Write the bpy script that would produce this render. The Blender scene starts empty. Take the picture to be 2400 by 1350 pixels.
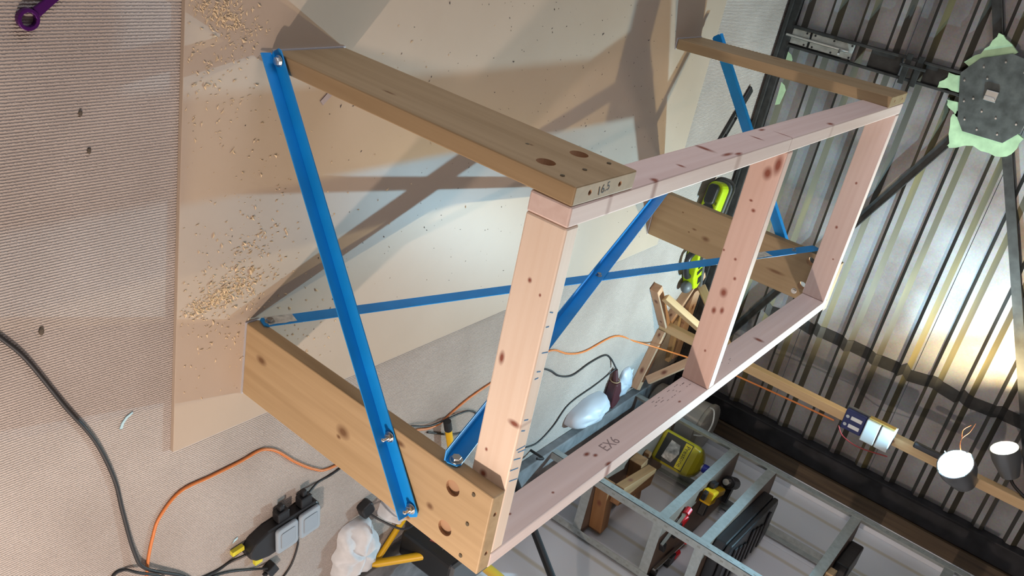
import bpy, bmesh, math, random
from mathutils import Vector, Matrix, Euler
R = random.Random(7)
S = bpy.context.scene
COL = S.collection
# ------------------------------------------------------------------ camera
cd = bpy.data.cameras.new('camera'); cam = bpy.data.objects.new('camera', cd); COL.objects.link(cam)
S.camera = cam
cd.sensor_fit = 'HORIZONTAL'; cd.sensor_width = 36.0; cd.lens = 2076.26 / 2400 * 36
cd.clip_start = 0.02
cam.matrix_world = Matrix((( -0.187084, -0.881690, -0.433154, -0.5139),
                           ( 0.605578,  0.243675, -0.757560, -1.2390),
                           ( 0.773482, -0.404036,  0.488344,  1.5243),
                           (0, 0, 0, 1)))
# ------------------------------------------------------------------ world, lights, exposure
w = bpy.data.worlds.new('world'); S.world = w; w.use_nodes = True
w.node_tree.nodes['Background'].inputs[0].default_value = (0.62, 0.68, 0.8, 1)
w.node_tree.nodes['Background'].inputs[1].default_value = 0.05
S.view_settings.view_transform = 'Standard'; S.view_settings.look = 'None'
S.view_settings.gamma = 1.0; S.view_settings.use_curve_mapping = False
S.view_settings.exposure = 0.0
COOL_POWER, WARM_POWER = 160.0, 74.0                  # the two stand lamps (built below)
COOL_COLOR, WARM_COLOR = (0.46, 0.80, 1.0), (1.0, 0.80, 0.44)
def point_light(name, loc, power, color, radius):
    l = bpy.data.lights.new(name, 'POINT'); l.energy = power; l.color = color; l.shadow_soft_size = radius
    o = bpy.data.objects.new(name, l); o.location = loc; COL.objects.link(o); return o
point_light('shop_lamp_near', (1.5, -1.2, 1.35), 108, (1.0, 0.81, 0.68), 0.03)     # workshop lamp on the near side, behind the camera
def area_light(name, loc, rot, power, color, sx, sy):
    l = bpy.data.lights.new(name, 'AREA'); l.shape = 'RECTANGLE'; l.size = sx; l.size_y = sy; l.energy = power; l.color = color
    o = bpy.data.objects.new(name, l); o.location = loc; o.rotation_euler = rot; COL.objects.link(o); return o
area_light('left_fill', (-2.56, 0.4, 1.45), (0, math.radians(-90), 0), 31, (0.90, 0.90, 1.0), 1.1, 2.2)   # added cool fill light from the left, set at an added window
# ------------------------------------------------------------------ material helpers
def new_mat(name):
    m = bpy.data.materials.new(name); m.use_nodes = True
    nt = m.node_tree; b = nt.nodes['Principled BSDF']; return m, nt, b
def plain(name, col, rough=0.5, metal=0.0, noise=0.0, nscale=30.0, bump=0.0, alpha=None, trans=0.0, spec=None, coat=0.0):
    m, nt, b = new_mat(name)
    b.inputs['Roughness'].default_value = rough; b.inputs['Metallic'].default_value = metal
    b.inputs['Base Color'].default_value = (*col, 1)
    if trans: b.inputs['Transmission Weight'].default_value = trans
    if coat: b.inputs['Coat Weight'].default_value = coat
    if spec is not None: b.inputs['Specular IOR Level'].default_value = spec
    if noise or bump:
        tc = nt.nodes.new('ShaderNodeTexCoord'); n = nt.nodes.new('ShaderNodeTexNoise')
        n.inputs['Scale'].default_value = nscale; n.inputs['Detail'].default_value = 5
        nt.links.new(tc.outputs['Object'], n.inputs['Vector'])
        if noise:
            r = nt.nodes.new('ShaderNodeValToRGB'); r.color_ramp.elements[0].position = 0.3; r.color_ramp.elements[1].position = 0.7
            r.color_ramp.elements[0].color = tuple(c * (1 - noise) for c in col) + (1,)
            r.color_ramp.elements[1].color = tuple(min(1, c * (1 + noise)) for c in col) + (1,)
            nt.links.new(n.outputs['Fac'], r.inputs['Fac']); nt.links.new(r.outputs['Color'], b.inputs['Base Color'])
        if bump:
            bp = nt.nodes.new('ShaderNodeBump'); bp.inputs['Strength'].default_value = bump; bp.inputs['Distance'].default_value = 0.004
            nt.links.new(n.outputs['Fac'], bp.inputs['Height']); nt.links.new(bp.outputs['Normal'], b.inputs['Normal'])
    return m
def emis(name, col, strength):
    m, nt, b = new_mat(name)
    b.inputs['Base Color'].default_value = (1, 1, 1, 1); b.inputs['Emission Color'].default_value = (*col, 1)
    b.inputs['Emission Strength'].default_value = strength; return m
def wood(name, light, dark, knots=(), grain=1.0, rough=0.6, knotcol=(0.16, 0.05, 0.025), bump=0.08, fine=70.0):
    """grain runs along local X; knots = (x, y, half length, half width) on the broad face"""
    m, nt, b = new_mat(name); N = nt.nodes; Lk = nt.links
    b.inputs['Roughness'].default_value = rough
    tc = N.new('ShaderNodeTexCoord')
    mp = N.new('ShaderNodeMapping'); mp.inputs['Scale'].default_value = (1.6, fine, fine); Lk.new(tc.outputs['Object'], mp.inputs['Vector'])
    n1 = N.new('ShaderNodeTexNoise'); n1.inputs['Scale'].default_value = 1.0; n1.inputs['Detail'].default_value = 6; n1.inputs['Distortion'].default_value = 0.3
    Lk.new(mp.outputs['Vector'], n1.inputs['Vector'])
    mp2 = N.new('ShaderNodeMapping'); mp2.inputs['Scale'].default_value = (1.1, 13, 13); Lk.new(tc.outputs['Object'], mp2.inputs['Vector'])
    n2 = N.new('ShaderNodeTexNoise'); n2.inputs['Scale'].default_value = 1.0; n2.inputs['Detail'].default_value = 4; n2.inputs['Distortion'].default_value = 0.6
    Lk.new(mp2.outputs['Vector'], n2.inputs['Vector'])
    ad = N.new('ShaderNodeMath'); ad.operation = 'MULTIPLY_ADD'; ad.inputs[1].default_value = 0.6
    Lk.new(n1.outputs['Fac'], ad.inputs[0])
    m2 = N.new('ShaderNodeMath'); m2.operation = 'MULTIPLY'; m2.inputs[1].default_value = 0.4; Lk.new(n2.outputs['Fac'], m2.inputs[0]); Lk.new(m2.outputs[0], ad.inputs[2])
    r = N.new('ShaderNodeValToRGB'); e = r.color_ramp.elements
    e[0].position = 0.5 - 0.13 / grain; e[1].position = 0.5 + 0.12 / grain; e[0].color = (*dark, 1); e[1].color = (*light, 1)
    Lk.new(ad.outputs[0], r.inputs['Fac'])
    colr = r.outputs['Color']
    last = None
    for kx, ky, a, c in knots:
        s = N.new('ShaderNodeVectorMath'); s.operation = 'SUBTRACT'; s.inputs[1].default_value = (kx, ky, 0); Lk.new(tc.outputs['Object'], s.inputs[0])
        q = N.new('ShaderNodeVectorMath'); q.operation = 'MULTIPLY'; q.inputs[1].default_value = (1 / a, 1 / c, 0); Lk.new(s.outputs[0], q.inputs[0])
        ln = N.new('ShaderNodeVectorMath'); ln.operation = 'LENGTH'; Lk.new(q.outputs[0], ln.inputs[0])
        mr = N.new('ShaderNodeMapRange'); mr.inputs[1].default_value = 1.2; mr.inputs[2].default_value = 0.35; Lk.new(ln.outputs['Value'], mr.inputs[0])
        if last is None: last = mr.outputs[0]
        else:
            mx = N.new('ShaderNodeMath'); mx.operation = 'MAXIMUM'; Lk.new(last, mx.inputs[0]); Lk.new(mr.outputs[0], mx.inputs[1]); last = mx.outputs[0]
    if last is not None:
        mix = N.new('ShaderNodeMix'); mix.data_type = 'RGBA'; Lk.new(last, mix.inputs[0]); Lk.new(colr, mix.inputs[6]); mix.inputs[7].default_value = (*knotcol, 1)
        colr = mix.outputs[2]
    Lk.new(colr, b.inputs['Base Color'])
    bp = N.new('ShaderNodeBump'); bp.inputs['Strength'].default_value = bump; bp.inputs['Distance'].default_value = 0.002
    Lk.new(n1.outputs['Fac'], bp.inputs['Height']); Lk.new(bp.outputs['Normal'], b.inputs['Normal'])
    return m
# ------------------------------------------------------------------ mesh helpers
class MB:
    def __init__(s): s.v = []; s.f = []; s.mi = []
    def add(s, vs, fs, mi=0):
        o = len(s.v); s.v += [tuple(x) for x in vs]; s.f += [tuple(i + o for i in f) for f in fs]; s.mi += [mi] * len(fs); return s
    def box(s, a, b, mi=0, M=None):
        (x0, y0, z0), (x1, y1, z1) = a, b
        vs = [Vector(p) for p in ((x0,y0,z0),(x1,y0,z0),(x1,y1,z0),(x0,y1,z0),(x0,y0,z1),(x1,y0,z1),(x1,y1,z1),(x0,y1,z1))]
        if M is not None: vs = [M @ p for p in vs]
        return s.add(vs, ((0,3,2,1),(4,5,6,7),(0,1,5,4),(1,2,6,5),(2,3,7,6),(3,0,4,7)), mi)
    def prism(s, poly, h0, h1, M=None, mi=0):                 # polygon in XY, extruded along Z
        n = len(poly); vs = [Vector((x, y, h0)) for x, y in poly] + [Vector((x, y, h1)) for x, y in poly]
        if M is not None: vs = [M @ p for p in vs]
        fs = [tuple(range(n - 1, -1, -1)), tuple(range(n, 2 * n))] + [(i, (i + 1) % n, n + (i + 1) % n, n + i) for i in range(n)]
        return s.add(vs, fs, mi)
    def cyl(s, p0, p1, r0, r1=None, n=14, mi=0, cap=True):
        r1 = r0 if r1 is None else r1
        p0, p1 = Vector(p0), Vector(p1); d = (p1 - p0).normalized()
        u = d.orthogonal().normalized(); q = d.cross(u)
        vs = []
        for p, r in ((p0, r0), (p1, r1)):
            for i in range(n):
                a = 2 * math.pi * i / n; vs.append(p + u * (r * math.cos(a)) + q * (r * math.sin(a)))
        fs = [(i, (i + 1) % n, n + (i + 1) % n, n + i) for i in range(n)]
        if cap: fs += [tuple(range(n - 1, -1, -1)), tuple(range(n, 2 * n))]
        return s.add(vs, fs, mi)
    def tube(s, pts, r, n=8, smooth=6, mi=0):
        P = [Vector(p) for p in pts]
        if smooth and len(P) > 2:
            Q = []
            for i in range(len(P) - 1):
                a = P[max(i - 1, 0)]; b = P[i]; c = P[i + 1]; d = P[min(i + 2, len(P) - 1)]
                for k in range(smooth):
                    t = k / smooth
                    Q.append(0.5 * ((2 * b) + (c - a) * t + (2 * a - 5 * b + 4 * c - d) * t * t + (3 * b - a - 3 * c + d) * t ** 3))
            Q.append(P[-1]); P = Q
        T = [(P[min(i + 1, len(P) - 1)] - P[max(i - 1, 0)]).normalized() for i in range(len(P))]
        u = T[0].orthogonal().normalized(); vs = []
        for p, t in zip(P, T):
            u = (u - t * u.dot(t)).normalized(); q = t.cross(u)
            for i in range(n):
                a = 2 * math.pi * i / n; vs.append(p + u * (r * math.cos(a)) + q * (r * math.sin(a)))
        m = len(P); fs = [(k*n+i, k*n+(i+1)%n, (k+1)*n+(i+1)%n, (k+1)*n+i) for k in range(m-1) for i in range(n)]
        fs += [tuple(range(n - 1, -1, -1)), tuple(range((m-1)*n, m*n))]
        return s.add(vs, fs, mi)
    def lathe(s, prof, M=None, n=20, mi=0):                   # profile (r, z) about Z
        vs = [Vector((r * math.cos(2*math.pi*i/n), r * math.sin(2*math.pi*i/n), z)) for r, z in prof for i in range(n)]
        if M is not None: vs = [M @ p for p in vs]
        m = len(prof); fs = [(k*n+i, k*n+(i+1)%n, (k+1)*n+(i+1)%n, (k+1)*n+i) for k in range(m-1) for i in range(n)]
        fs += [tuple(range(n - 1, -1, -1)), tuple(range((m-1)*n, m*n))]
        return s.add(vs, fs, mi)
    def ball(s, c, r, n=14, m=9, sc=(1, 1, 1), M=None, mi=0):
        c = Vector(c); vs = []
        for k in range(1, m):
            t = math.pi * k / m
            for i in range(n):
                a = 2*math.pi*i/n; vs.append(Vector((r*sc[0]*math.sin(t)*math.cos(a), r*sc[1]*math.sin(t)*math.sin(a), r*sc[2]*math.cos(t))))
        vs += [Vector((0, 0, r*sc[2])), Vector((0, 0, -r*sc[2]))]
        vs = [c + (M @ p if M is not None else p) for p in vs]
        T, B = len(vs) - 2, len(vs) - 1
        fs = [(k*n+i, (k+1)*n+i, (k+1)*n+(i+1)%n, k*n+(i+1)%n) for k in range(m-2) for i in range(n)]
        fs += [(T, i, (i+1)%n) for i in range(n)] + [(B, (m-2)*n+(i+1)%n, (m-2)*n+i) for i in range(n)]
        return s.add(vs, fs, mi)
    def mesh(s, name):
        me = bpy.data.meshes.new(name); me.from_pydata(s.v, [], s.f); me.polygons.foreach_set('material_index', s.mi)
        bm = bmesh.new(); bm.from_mesh(me); bmesh.ops.recalc_face_normals(bm, faces=bm.faces[:]); bm.to_mesh(me); bm.free(); return me
WM = {}
def obj(name, mb, mats, parent=None, M=None, bevel=0.0, smooth=False, segs=2):
    me = mb.mesh(name) if isinstance(mb, MB) else mb
    for m in (mats if isinstance(mats, (list, tuple)) else [mats]): me.materials.append(m)
    o = bpy.data.objects.new(name, me); COL.objects.link(o)
    M = M or Matrix()
    if parent is not None:
        o.parent = parent; o.matrix_parent_inverse = WM[parent.name].inverted()
    o.matrix_basis = M; WM[o.name] = M.copy()
    if smooth:
        for p in me.polygons: p.use_smooth = True
        me.set_sharp_from_angle(angle=math.radians(40))
    if bevel:
        b = o.modifiers.new('bevel', 'BEVEL'); b.width = bevel; b.segments = segs; b.limit_method = 'ANGLE'
    return o
def thing(name, loc, label, cat, group=None, kind=None):
    o = bpy.data.objects.new(name, None); COL.objects.link(o); o.location = loc; o.empty_display_size = 0.05
    WM[o.name] = Matrix.Translation(loc)
    return tag(o, label, cat, group, kind)
def tag(o, label=None, cat=None, group=None, kind=None):
    if label: o['label'] = label
    if cat: o['category'] = cat
    if group: o['group'] = group
    if kind: o['kind'] = kind
    return o
def frame(x, yhint, org):                                     # matrix: local X along x, Y near yhint
    x = Vector(x).normalized(); z = x.cross(Vector(yhint)).normalized(); y = z.cross(x)
    return Matrix(((x.x, y.x, z.x, org[0]), (x.y, y.y, z.y, org[1]), (x.z, y.z, z.z, org[2]), (0, 0, 0, 1)))
def timber(name, p0, p1, ydir, wid, thk, mat, parent=None, bevel=0.0025):
    p0, p1 = Vector(p0), Vector(p1); L = (p1 - p0).length
    M = frame(p1 - p0, ydir, p0)
    return obj(name, MB().box((0, -wid/2, -thk/2), (L, wid/2, thk/2)), mat, parent, M, bevel)
def cut(o, cutters):                                          # real drilled holes; the cutters are removed again
    cs = []
    for mb in cutters:
        c = bpy.data.objects.new('drill_tool', mb.mesh('drill_tool')); c.data.materials.append(o.data.materials[0]); c.data.materials.append(o.data.materials[-1]); COL.objects.link(c); c.matrix_world = Matrix(); cs.append(c)
        md = o.modifiers.new('hole', 'BOOLEAN'); md.operation = 'DIFFERENCE'; md.object = c; md.solver = 'EXACT'
    bpy.context.view_layer.update()
    dg = bpy.context.evaluated_depsgraph_get()
    me = bpy.data.meshes.new_from_object(o.evaluated_get(dg)); o.modifiers.clear(); o.data = me
    for c in cs: bpy.data.objects.remove(c)
def text_mesh(body, size, extrude=0.0004):
    cu = bpy.data.curves.new('lettering', 'FONT'); cu.body = body; cu.size = size; cu.extrude = extrude; cu.align_x = 'CENTER'; cu.align_y = 'CENTER'; cu.resolution_u = 3
    t = bpy.data.objects.new('lettering', cu); COL.objects.link(t); bpy.context.view_layer.update()
    me = bpy.data.meshes.new_from_object(t.evaluated_get(bpy.context.evaluated_depsgraph_get())); me.name = 'lettering'
    bpy.data.objects.remove(t); return me
def rrect(w, h, r, n=4):
    P = []
    for cx, cy, a0 in ((w/2-r, h/2-r, 0), (-w/2+r, h/2-r, 90), (-w/2+r, -h/2+r, 180), (w/2-r, -h/2+r, 270)):
        for i in range(n + 1):
            a = math.radians(a0 + 90 * i / n); P.append((cx + r * math.cos(a), cy + r * math.sin(a)))
    return P
def T(x, y, z, rz=0, rx=0, ry=0): return Matrix.Translation((x, y, z)) @ Euler((math.radians(rx), math.radians(ry), math.radians(rz)), 'XYZ').to_matrix().to_4x4()
# ------------------------------------------------------------------ shared materials
STEEL = plain('zinc_steel', (0.62, 0.63, 0.62), 0.28, 1.0)
BLACK = plain('black_plastic', (0.012, 0.012, 0.014), 0.42)
RUBBER = plain('black_cable_sheath', (0.016, 0.016, 0.018), 0.5)
BLUE = plain('blue_paint', (0.006, 0.29, 0.78), 0.38, noise=0.10, nscale=8, bump=0.06)
BLACKSTEEL = plain('black_steel', (0.030, 0.031, 0.030), 0.5, 0.3, noise=0.45, nscale=22, bump=0.15)
ORANGE = plain('orange_sheath', (0.60, 0.18, 0.04), 0.45)
YELLOW = plain('yellow_enamel', (0.72, 0.42, 0.01), 0.38)
LIME = plain('lime_plastic', (0.40, 0.55, 0.005), 0.35)
GREY = plain('grey_plastic', (0.10, 0.105, 0.11), 0.5)
RED = plain('red_plastic', (0.62, 0.02, 0.03), 0.4)
WHITE = plain('white_plastic', (0.74, 0.76, 0.76), 0.4)
GALV = plain('galvanised', (0.42, 0.45, 0.45), 0.42, 0.75, noise=0.16, nscale=55)
INK = plain('ink', (0.02, 0.022, 0.03), 0.7)
# ================================================================== SETTING
FZ = -0.012
m, nt, b = new_mat('carpet'); N = nt.nodes; Lk = nt.links
b.inputs['Roughness'].default_value = 0.95; b.inputs['Specular IOR Level'].default_value = 0.1
tc = N.new('ShaderNodeTexCoord')
nz = N.new('ShaderNodeTexNoise'); nz.inputs['Scale'].default_value = 3.0; nz.inputs['Detail'].default_value = 5; Lk.new(tc.outputs['Object'], nz.inputs['Vector'])
rp = N.new('ShaderNodeValToRGB'); rp.color_ramp.elements[0].position = 0.3; rp.color_ramp.elements[1].position = 0.7
rp.color_ramp.elements[0].color = (0.41, 0.355, 0.32, 1); rp.color_ramp.elements[1].color = (0.53, 0.47, 0.43, 1); Lk.new(nz.outputs['Fac'], rp.inputs['Fac'])
wv = N.new('ShaderNodeTexWave'); wv.wave_type = 'BANDS'; wv.bands_direction = 'X'; wv.inputs['Scale'].default_value = 52; wv.inputs['Distortion'].default_value = 2.2
wv.inputs['Detail'].default_value = 3; wv.inputs['Detail Scale'].default_value = 5; Lk.new(tc.outputs['Object'], wv.inputs['Vector'])
fl = N.new('ShaderNodeTexNoise'); fl.inputs['Scale'].default_value = 260; fl.inputs['Detail'].default_value = 2; Lk.new(tc.outputs['Object'], fl.inputs['Vector'])
sm = N.new('ShaderNodeMath'); sm.operation = 'MULTIPLY_ADD'; sm.inputs[1].default_value = 0.9; Lk.new(fl.outputs['Fac'], sm.inputs[0]); Lk.new(wv.outputs['Fac'], sm.inputs[2])
dk = N.new('ShaderNodeMapRange'); dk.inputs[1].default_value = 0.35; dk.inputs[2].default_value = 0.95; dk.inputs[3].default_value = 0.62; dk.inputs[4].default_value = 1.0; Lk.new(sm.outputs[0], dk.inputs[0])
mu = N.new('ShaderNodeMix'); mu.data_type = 'RGBA'; mu.blend_type = 'MULTIPLY'; mu.inputs[0].default_value = 1.0; Lk.new(rp.outputs['Color'], mu.inputs[6]); Lk.new(dk.outputs[0], mu.inputs[7])
Lk.new(mu.outputs[2], b.inputs['Base Color'])
bp = N.new('ShaderNodeBump'); bp.inputs['Strength'].default_value = 0.75; bp.inputs['Distance'].default_value = 0.003; Lk.new(sm.outputs[0], bp.inputs['Height']); Lk.new(bp.outputs['Normal'], b.inputs['Normal'])
CARPET = m
tag(obj('floor', MB().box((-2.6, -3.6, FZ - 0.05), (2.16, 3.0, FZ)), CARPET), 'beige ribbed carpet floor dusted with sawdust', 'floor', kind='structure')
FILL_WFRAME = plain('fill_window_white', (0.6, 0.6, 0.6), 0.5)
PLASTER = plain('dull_wall', (0.16, 0.15, 0.145), 0.8, noise=0.06, nscale=3)
tag(obj('wall_left', MB().box((-2.65, -3.6, FZ), (-2.6, 3.0, 2.45)), PLASTER), 'dull grey garage side wall', 'wall', kind='structure')
tag(obj('wall_near', MB().box((-2.65, -3.65, FZ), (2.2, -3.6, 2.45)), PLASTER), 'dull grey garage wall behind the viewer', 'wall', kind='structure')
tag(obj('ceiling', MB().box((-2.65, -3.65, 2.40), (2.2, 3.05, 2.45)), PLASTER), 'dull flat garage ceiling', 'ceiling', kind='structure')
# right wall of white boards
wn = thing('fill_window_1', (-2.6, 0.4, 0.9), 'added glowing window for fill light in the garage side wall', 'window', kind='structure')
obj('fill_window_frame', MB().box((-2.6, -0.75, 0.85), (-2.57, 1.55, 0.90)).box((-2.6, -0.75, 2.0), (-2.57, 1.55, 2.05)).box((-2.6, -0.75, 0.90), (-2.57, -0.70, 2.0)).box((-2.6, 1.50, 0.90), (-2.57, 1.55, 2.0)), FILL_WFRAME, wn)
obj('pane', MB().box((-2.598, -0.70, 0.90), (-2.59, 1.50, 2.0)), emis('fill_pane_glow', (0.84, 0.88, 1.0), 0.6), wn)  # unseen glowing pane, added to dress the fill light
wr = thing('wall_right', (2.15, 0, FZ), 'white boarded side wall behind the steel shelving', 'wall', kind='structure')
m, nt, b = new_mat('white_board'); N = nt.nodes; Lk = nt.links; b.inputs['Roughness'].default_value = 0.6
tc = N.new('ShaderNodeTexCoord'); wv = N.new('ShaderNodeTexWave'); wv.bands_direction = 'Y'; wv.inputs['Scale'].default_value = 1.35; wv.inputs['Distortion'].default_value = 0.5; Lk.new(tc.outputs['Object'], wv.inputs['Vector'])
rp = N.new('ShaderNodeValToRGB'); e = rp.color_ramp.elements; e[0].position = 0.0; e[0].color = (0.64, 0.60, 0.52, 1); e[1].position = 0.05; e[1].color = (0.80, 0.82, 0.87, 1)
Lk.new(wv.outputs['Fac'], rp.inputs['Fac']); Lk.new(rp.outputs['Color'], b.inputs['Base Color']); WBOARD = m
for y0, y1 in ((-3.59, -2.4), (-2.398, -1.2), (-1.198, 0.0), (0.002, 1.2), (1.202, 2.4), (2.402, 2.9)):
    obj('panel', MB().box((2.15, y0, FZ), (2.2, y1, 2.40)), WBOARD, wr, bevel=0.002)
tag(timber('trim_1', (2.032, 2.945, FZ), (2.032, 2.945, 2.39), (1, 0, 0), 0.083, 0.09, wood('rough_post', (0.13, 0.085, 0.045), (0.05, 0.03, 0.018), fine=40, bump=0.4)), 'rough brown timber post beside the garage door', 'post', kind='structure')
tag(obj('trim_2', MB().box((1.87, 2.915, FZ), (1.989, 3.0, 2.39)), plain('black_jamb', (0.016, 0.015, 0.018), 0.6, noise=0.6, nscale=14, bump=0.3), bevel=0.006), 'black tarred door jamb next to the corrugated door', 'jamb', kind='structure')
tag(obj('trim_3', MB().box((2.076, 2.901, FZ), (2.2, 2.99, 2.40)), WBOARD), 'white board end beside the brown timber post', 'trim', kind='structure')
tag(obj('trim_4', MB().box((1.80, 0.2, FZ), (2.149, 2.89, 0.03)), plain('concrete_kerb', (0.16, 0.16, 0.165), 0.9, noise=0.3, nscale=18, bump=0.3), bevel=0.004), 'dark grey concrete kerb under the steel shelving', 'kerb', kind='structure')
# ------------------------------------------------------------------ corrugated garage door
m, nt, b = new_mat('galvanised_sheet'); N = nt.nodes; Lk = nt.links
b.inputs['Metallic'].default_value = 0.55
tc = N.new('ShaderNodeTexCoord'); n1 = N.new('ShaderNodeTexNoise'); n1.inputs['Scale'].default_value = 3.5; n1.inputs['Detail'].default_value = 7; Lk.new(tc.outputs['Object'], n1.inputs['Vector'])
rp = N.new('ShaderNodeValToRGB'); e = rp.color_ramp.elements; e[0].position = 0.34; e[0].color = (0.20, 0.175, 0.165, 1); e[1].position = 0.62; e[1].color = (0.34, 0.345, 0.355, 1); Lk.new(n1.outputs['Fac'], rp.inputs['Fac'])
vo = N.new('ShaderNodeTexVoronoi'); vo.inputs['Scale'].default_value = 150; Lk.new(tc.outputs['Object'], vo.inputs['Vector'])
mx = N.new('ShaderNodeMix'); mx.data_type = 'RGBA'; mx.blend_type = 'SOFT_LIGHT'; mx.inputs[0].default_value = 0.12; Lk.new(rp.outputs['Color'], mx.inputs[6]); Lk.new(vo.outputs['Color'], mx.inputs[7]); Lk.new(mx.outputs[2], b.inputs['Base Color'])
rr = N.new('ShaderNodeMapRange'); rr.inputs[1].default_value = 0; rr.inputs[2].default_value = 1; rr.inputs[3].default_value = 0.42; rr.inputs[4].default_value = 0.58; Lk.new(n1.outputs['Fac'], rr.inputs[0]); Lk.new(rr.outputs[0], b.inputs['Roughness'])
SHEET = m
m, nt, b = new_mat('shaded_rusty_fold'); N = nt.nodes; Lk = nt.links; b.inputs['Roughness'].default_value = 0.7; b.inputs['Metallic'].default_value = 0.25
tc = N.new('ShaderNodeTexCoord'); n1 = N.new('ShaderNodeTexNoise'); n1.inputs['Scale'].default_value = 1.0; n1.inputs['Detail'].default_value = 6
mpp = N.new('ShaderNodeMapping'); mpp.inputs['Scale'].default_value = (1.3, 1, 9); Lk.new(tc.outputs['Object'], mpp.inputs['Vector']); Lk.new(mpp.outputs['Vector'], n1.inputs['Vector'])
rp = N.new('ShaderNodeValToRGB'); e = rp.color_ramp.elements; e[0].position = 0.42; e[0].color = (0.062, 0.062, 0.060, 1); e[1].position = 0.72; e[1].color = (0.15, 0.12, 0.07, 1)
el = rp.color_ramp.elements.new(0.56); el.color = (0.075, 0.07, 0.065, 1); Lk.new(n1.outputs['Fac'], rp.inputs['Fac']); Lk.new(rp.outputs['Color'], b.inputs['Base Color']); SHADED_RUST = m  # shade of the down-facing folds put into the colour, rust mixed in
m = SHADED_RUST.copy(); m.name = 'dirty_ledge'; DIRT = m
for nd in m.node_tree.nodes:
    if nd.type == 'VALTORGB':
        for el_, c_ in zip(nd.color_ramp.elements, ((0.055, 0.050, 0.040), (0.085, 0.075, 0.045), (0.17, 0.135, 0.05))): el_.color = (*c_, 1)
DY = 2.97
door = thing('door_1', (0, DY, FZ), 'corrugated galvanised tilting garage door with black steel bracing', 'door', kind='structure')
X0, X1 = -2.55, 1.868; PER = 0.1425
edges = [0.0, 0.553, 1.106, 1.66, 2.25]
def profile(z0, z1):                                          # (z, depth, slope flag of the segment that starts here)
    P = [(z0, 0.0, 0)]
    k = math.ceil((z0 - 0.16) / PER) - 1
    for j in range(k, k + 9):
        c = 0.19 + PER * j
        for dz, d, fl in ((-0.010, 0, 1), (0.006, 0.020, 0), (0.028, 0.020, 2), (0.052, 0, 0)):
            if z0 + 0.004 < c + dz < z1 - 0.004: P.append((c + dz, d, fl))
    P.append((z1, P[-1][1], 0)); return P
for i in range(4):
    P = profile(edges[i] + (0.0 if i == 0 else 0.003), edges[i + 1]); mb = MB()
    xs = (X0, X1)
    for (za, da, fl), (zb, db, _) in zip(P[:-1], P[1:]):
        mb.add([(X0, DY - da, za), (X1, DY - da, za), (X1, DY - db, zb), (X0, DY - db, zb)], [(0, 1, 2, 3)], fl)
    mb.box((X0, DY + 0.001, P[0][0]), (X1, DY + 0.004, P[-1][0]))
    obj('sheet_panel', mb, [SHEET, SHADED_RUST, DIRT], door)
def bar2(name, a, b, wdt, dep, y, mat=BLACKSTEEL):             # flat-lying angle bar on the door between (x, z) points
    a = Vector((a[0], y, a[1])); b_ = Vector((b[0], y, b[1])); L = (b_ - a).length
    M = frame(b_ - a, (0, 0, 1) if abs((b_ - a).normalized().z) < 0.9 else (1, 0, 0), a)
    mb = MB().box((0, -wdt/2, -0.002), (L, wdt/2, 0.002)).box((0, wdt/2 - 0.004, -dep), (L, wdt/2, 0.0025)) .box((0, wdt/2 - 0.004, -0.0025), (L, wdt/2, dep))
    return obj(name, mb, mat, door, M)
YB = DY - 0.030
obj('bottom_rail', MB().box((X0, DY - 0.045, 0.0), (X1, DY - 0.0235, 0.052)).box((X0, DY - 0.055, 0.0), (X1, DY - 0.045, 0.02)), BLACKSTEEL, door, bevel=0.003)
obj('centre_channel', MB().box((-0.060, DY - 0.050, 0.05), (-0.048, DY - 0.0235, 0.83)).box((0.028, DY - 0.050, 0.05), (0.040, DY - 0.0235, 0.83)).box((-0.048, DY - 0.030, 0.05), (0.028, DY - 0.0235, 0.30)).box((-0.048, DY - 0.030, 0.42), (0.028, DY - 0.0235, 0.56)).box((-0.048, DY - 0.030, 0.66), (0.028, DY - 0.0235, 0.83)), BLACKSTEEL, door, bevel=0.002)
for a, c in (((0.14, 0.905), (1.86, 0.045)), ((0.15, 1.065), (1.86, 1.89)), ((-0.15, 0.915), (-2.2, 0.00)), ((-0.12, 1.03), (-2.0, 1.90))):
    bar2('diagonal_brace', a, c, 0.040, 0.012, YB)
# added dark strip, shaped like a shadow band across the sheet folds
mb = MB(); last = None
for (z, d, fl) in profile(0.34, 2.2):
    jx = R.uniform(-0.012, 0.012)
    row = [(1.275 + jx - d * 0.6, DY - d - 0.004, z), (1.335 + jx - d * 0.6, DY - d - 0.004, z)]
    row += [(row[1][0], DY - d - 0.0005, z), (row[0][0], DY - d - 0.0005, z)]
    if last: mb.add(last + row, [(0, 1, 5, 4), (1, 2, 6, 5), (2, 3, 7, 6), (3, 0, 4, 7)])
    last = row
obj('shadow_strip', mb, plain('shadow_black', (0.02, 0.019, 0.018), 0.7, noise=0.4, nscale=30), door)
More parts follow.
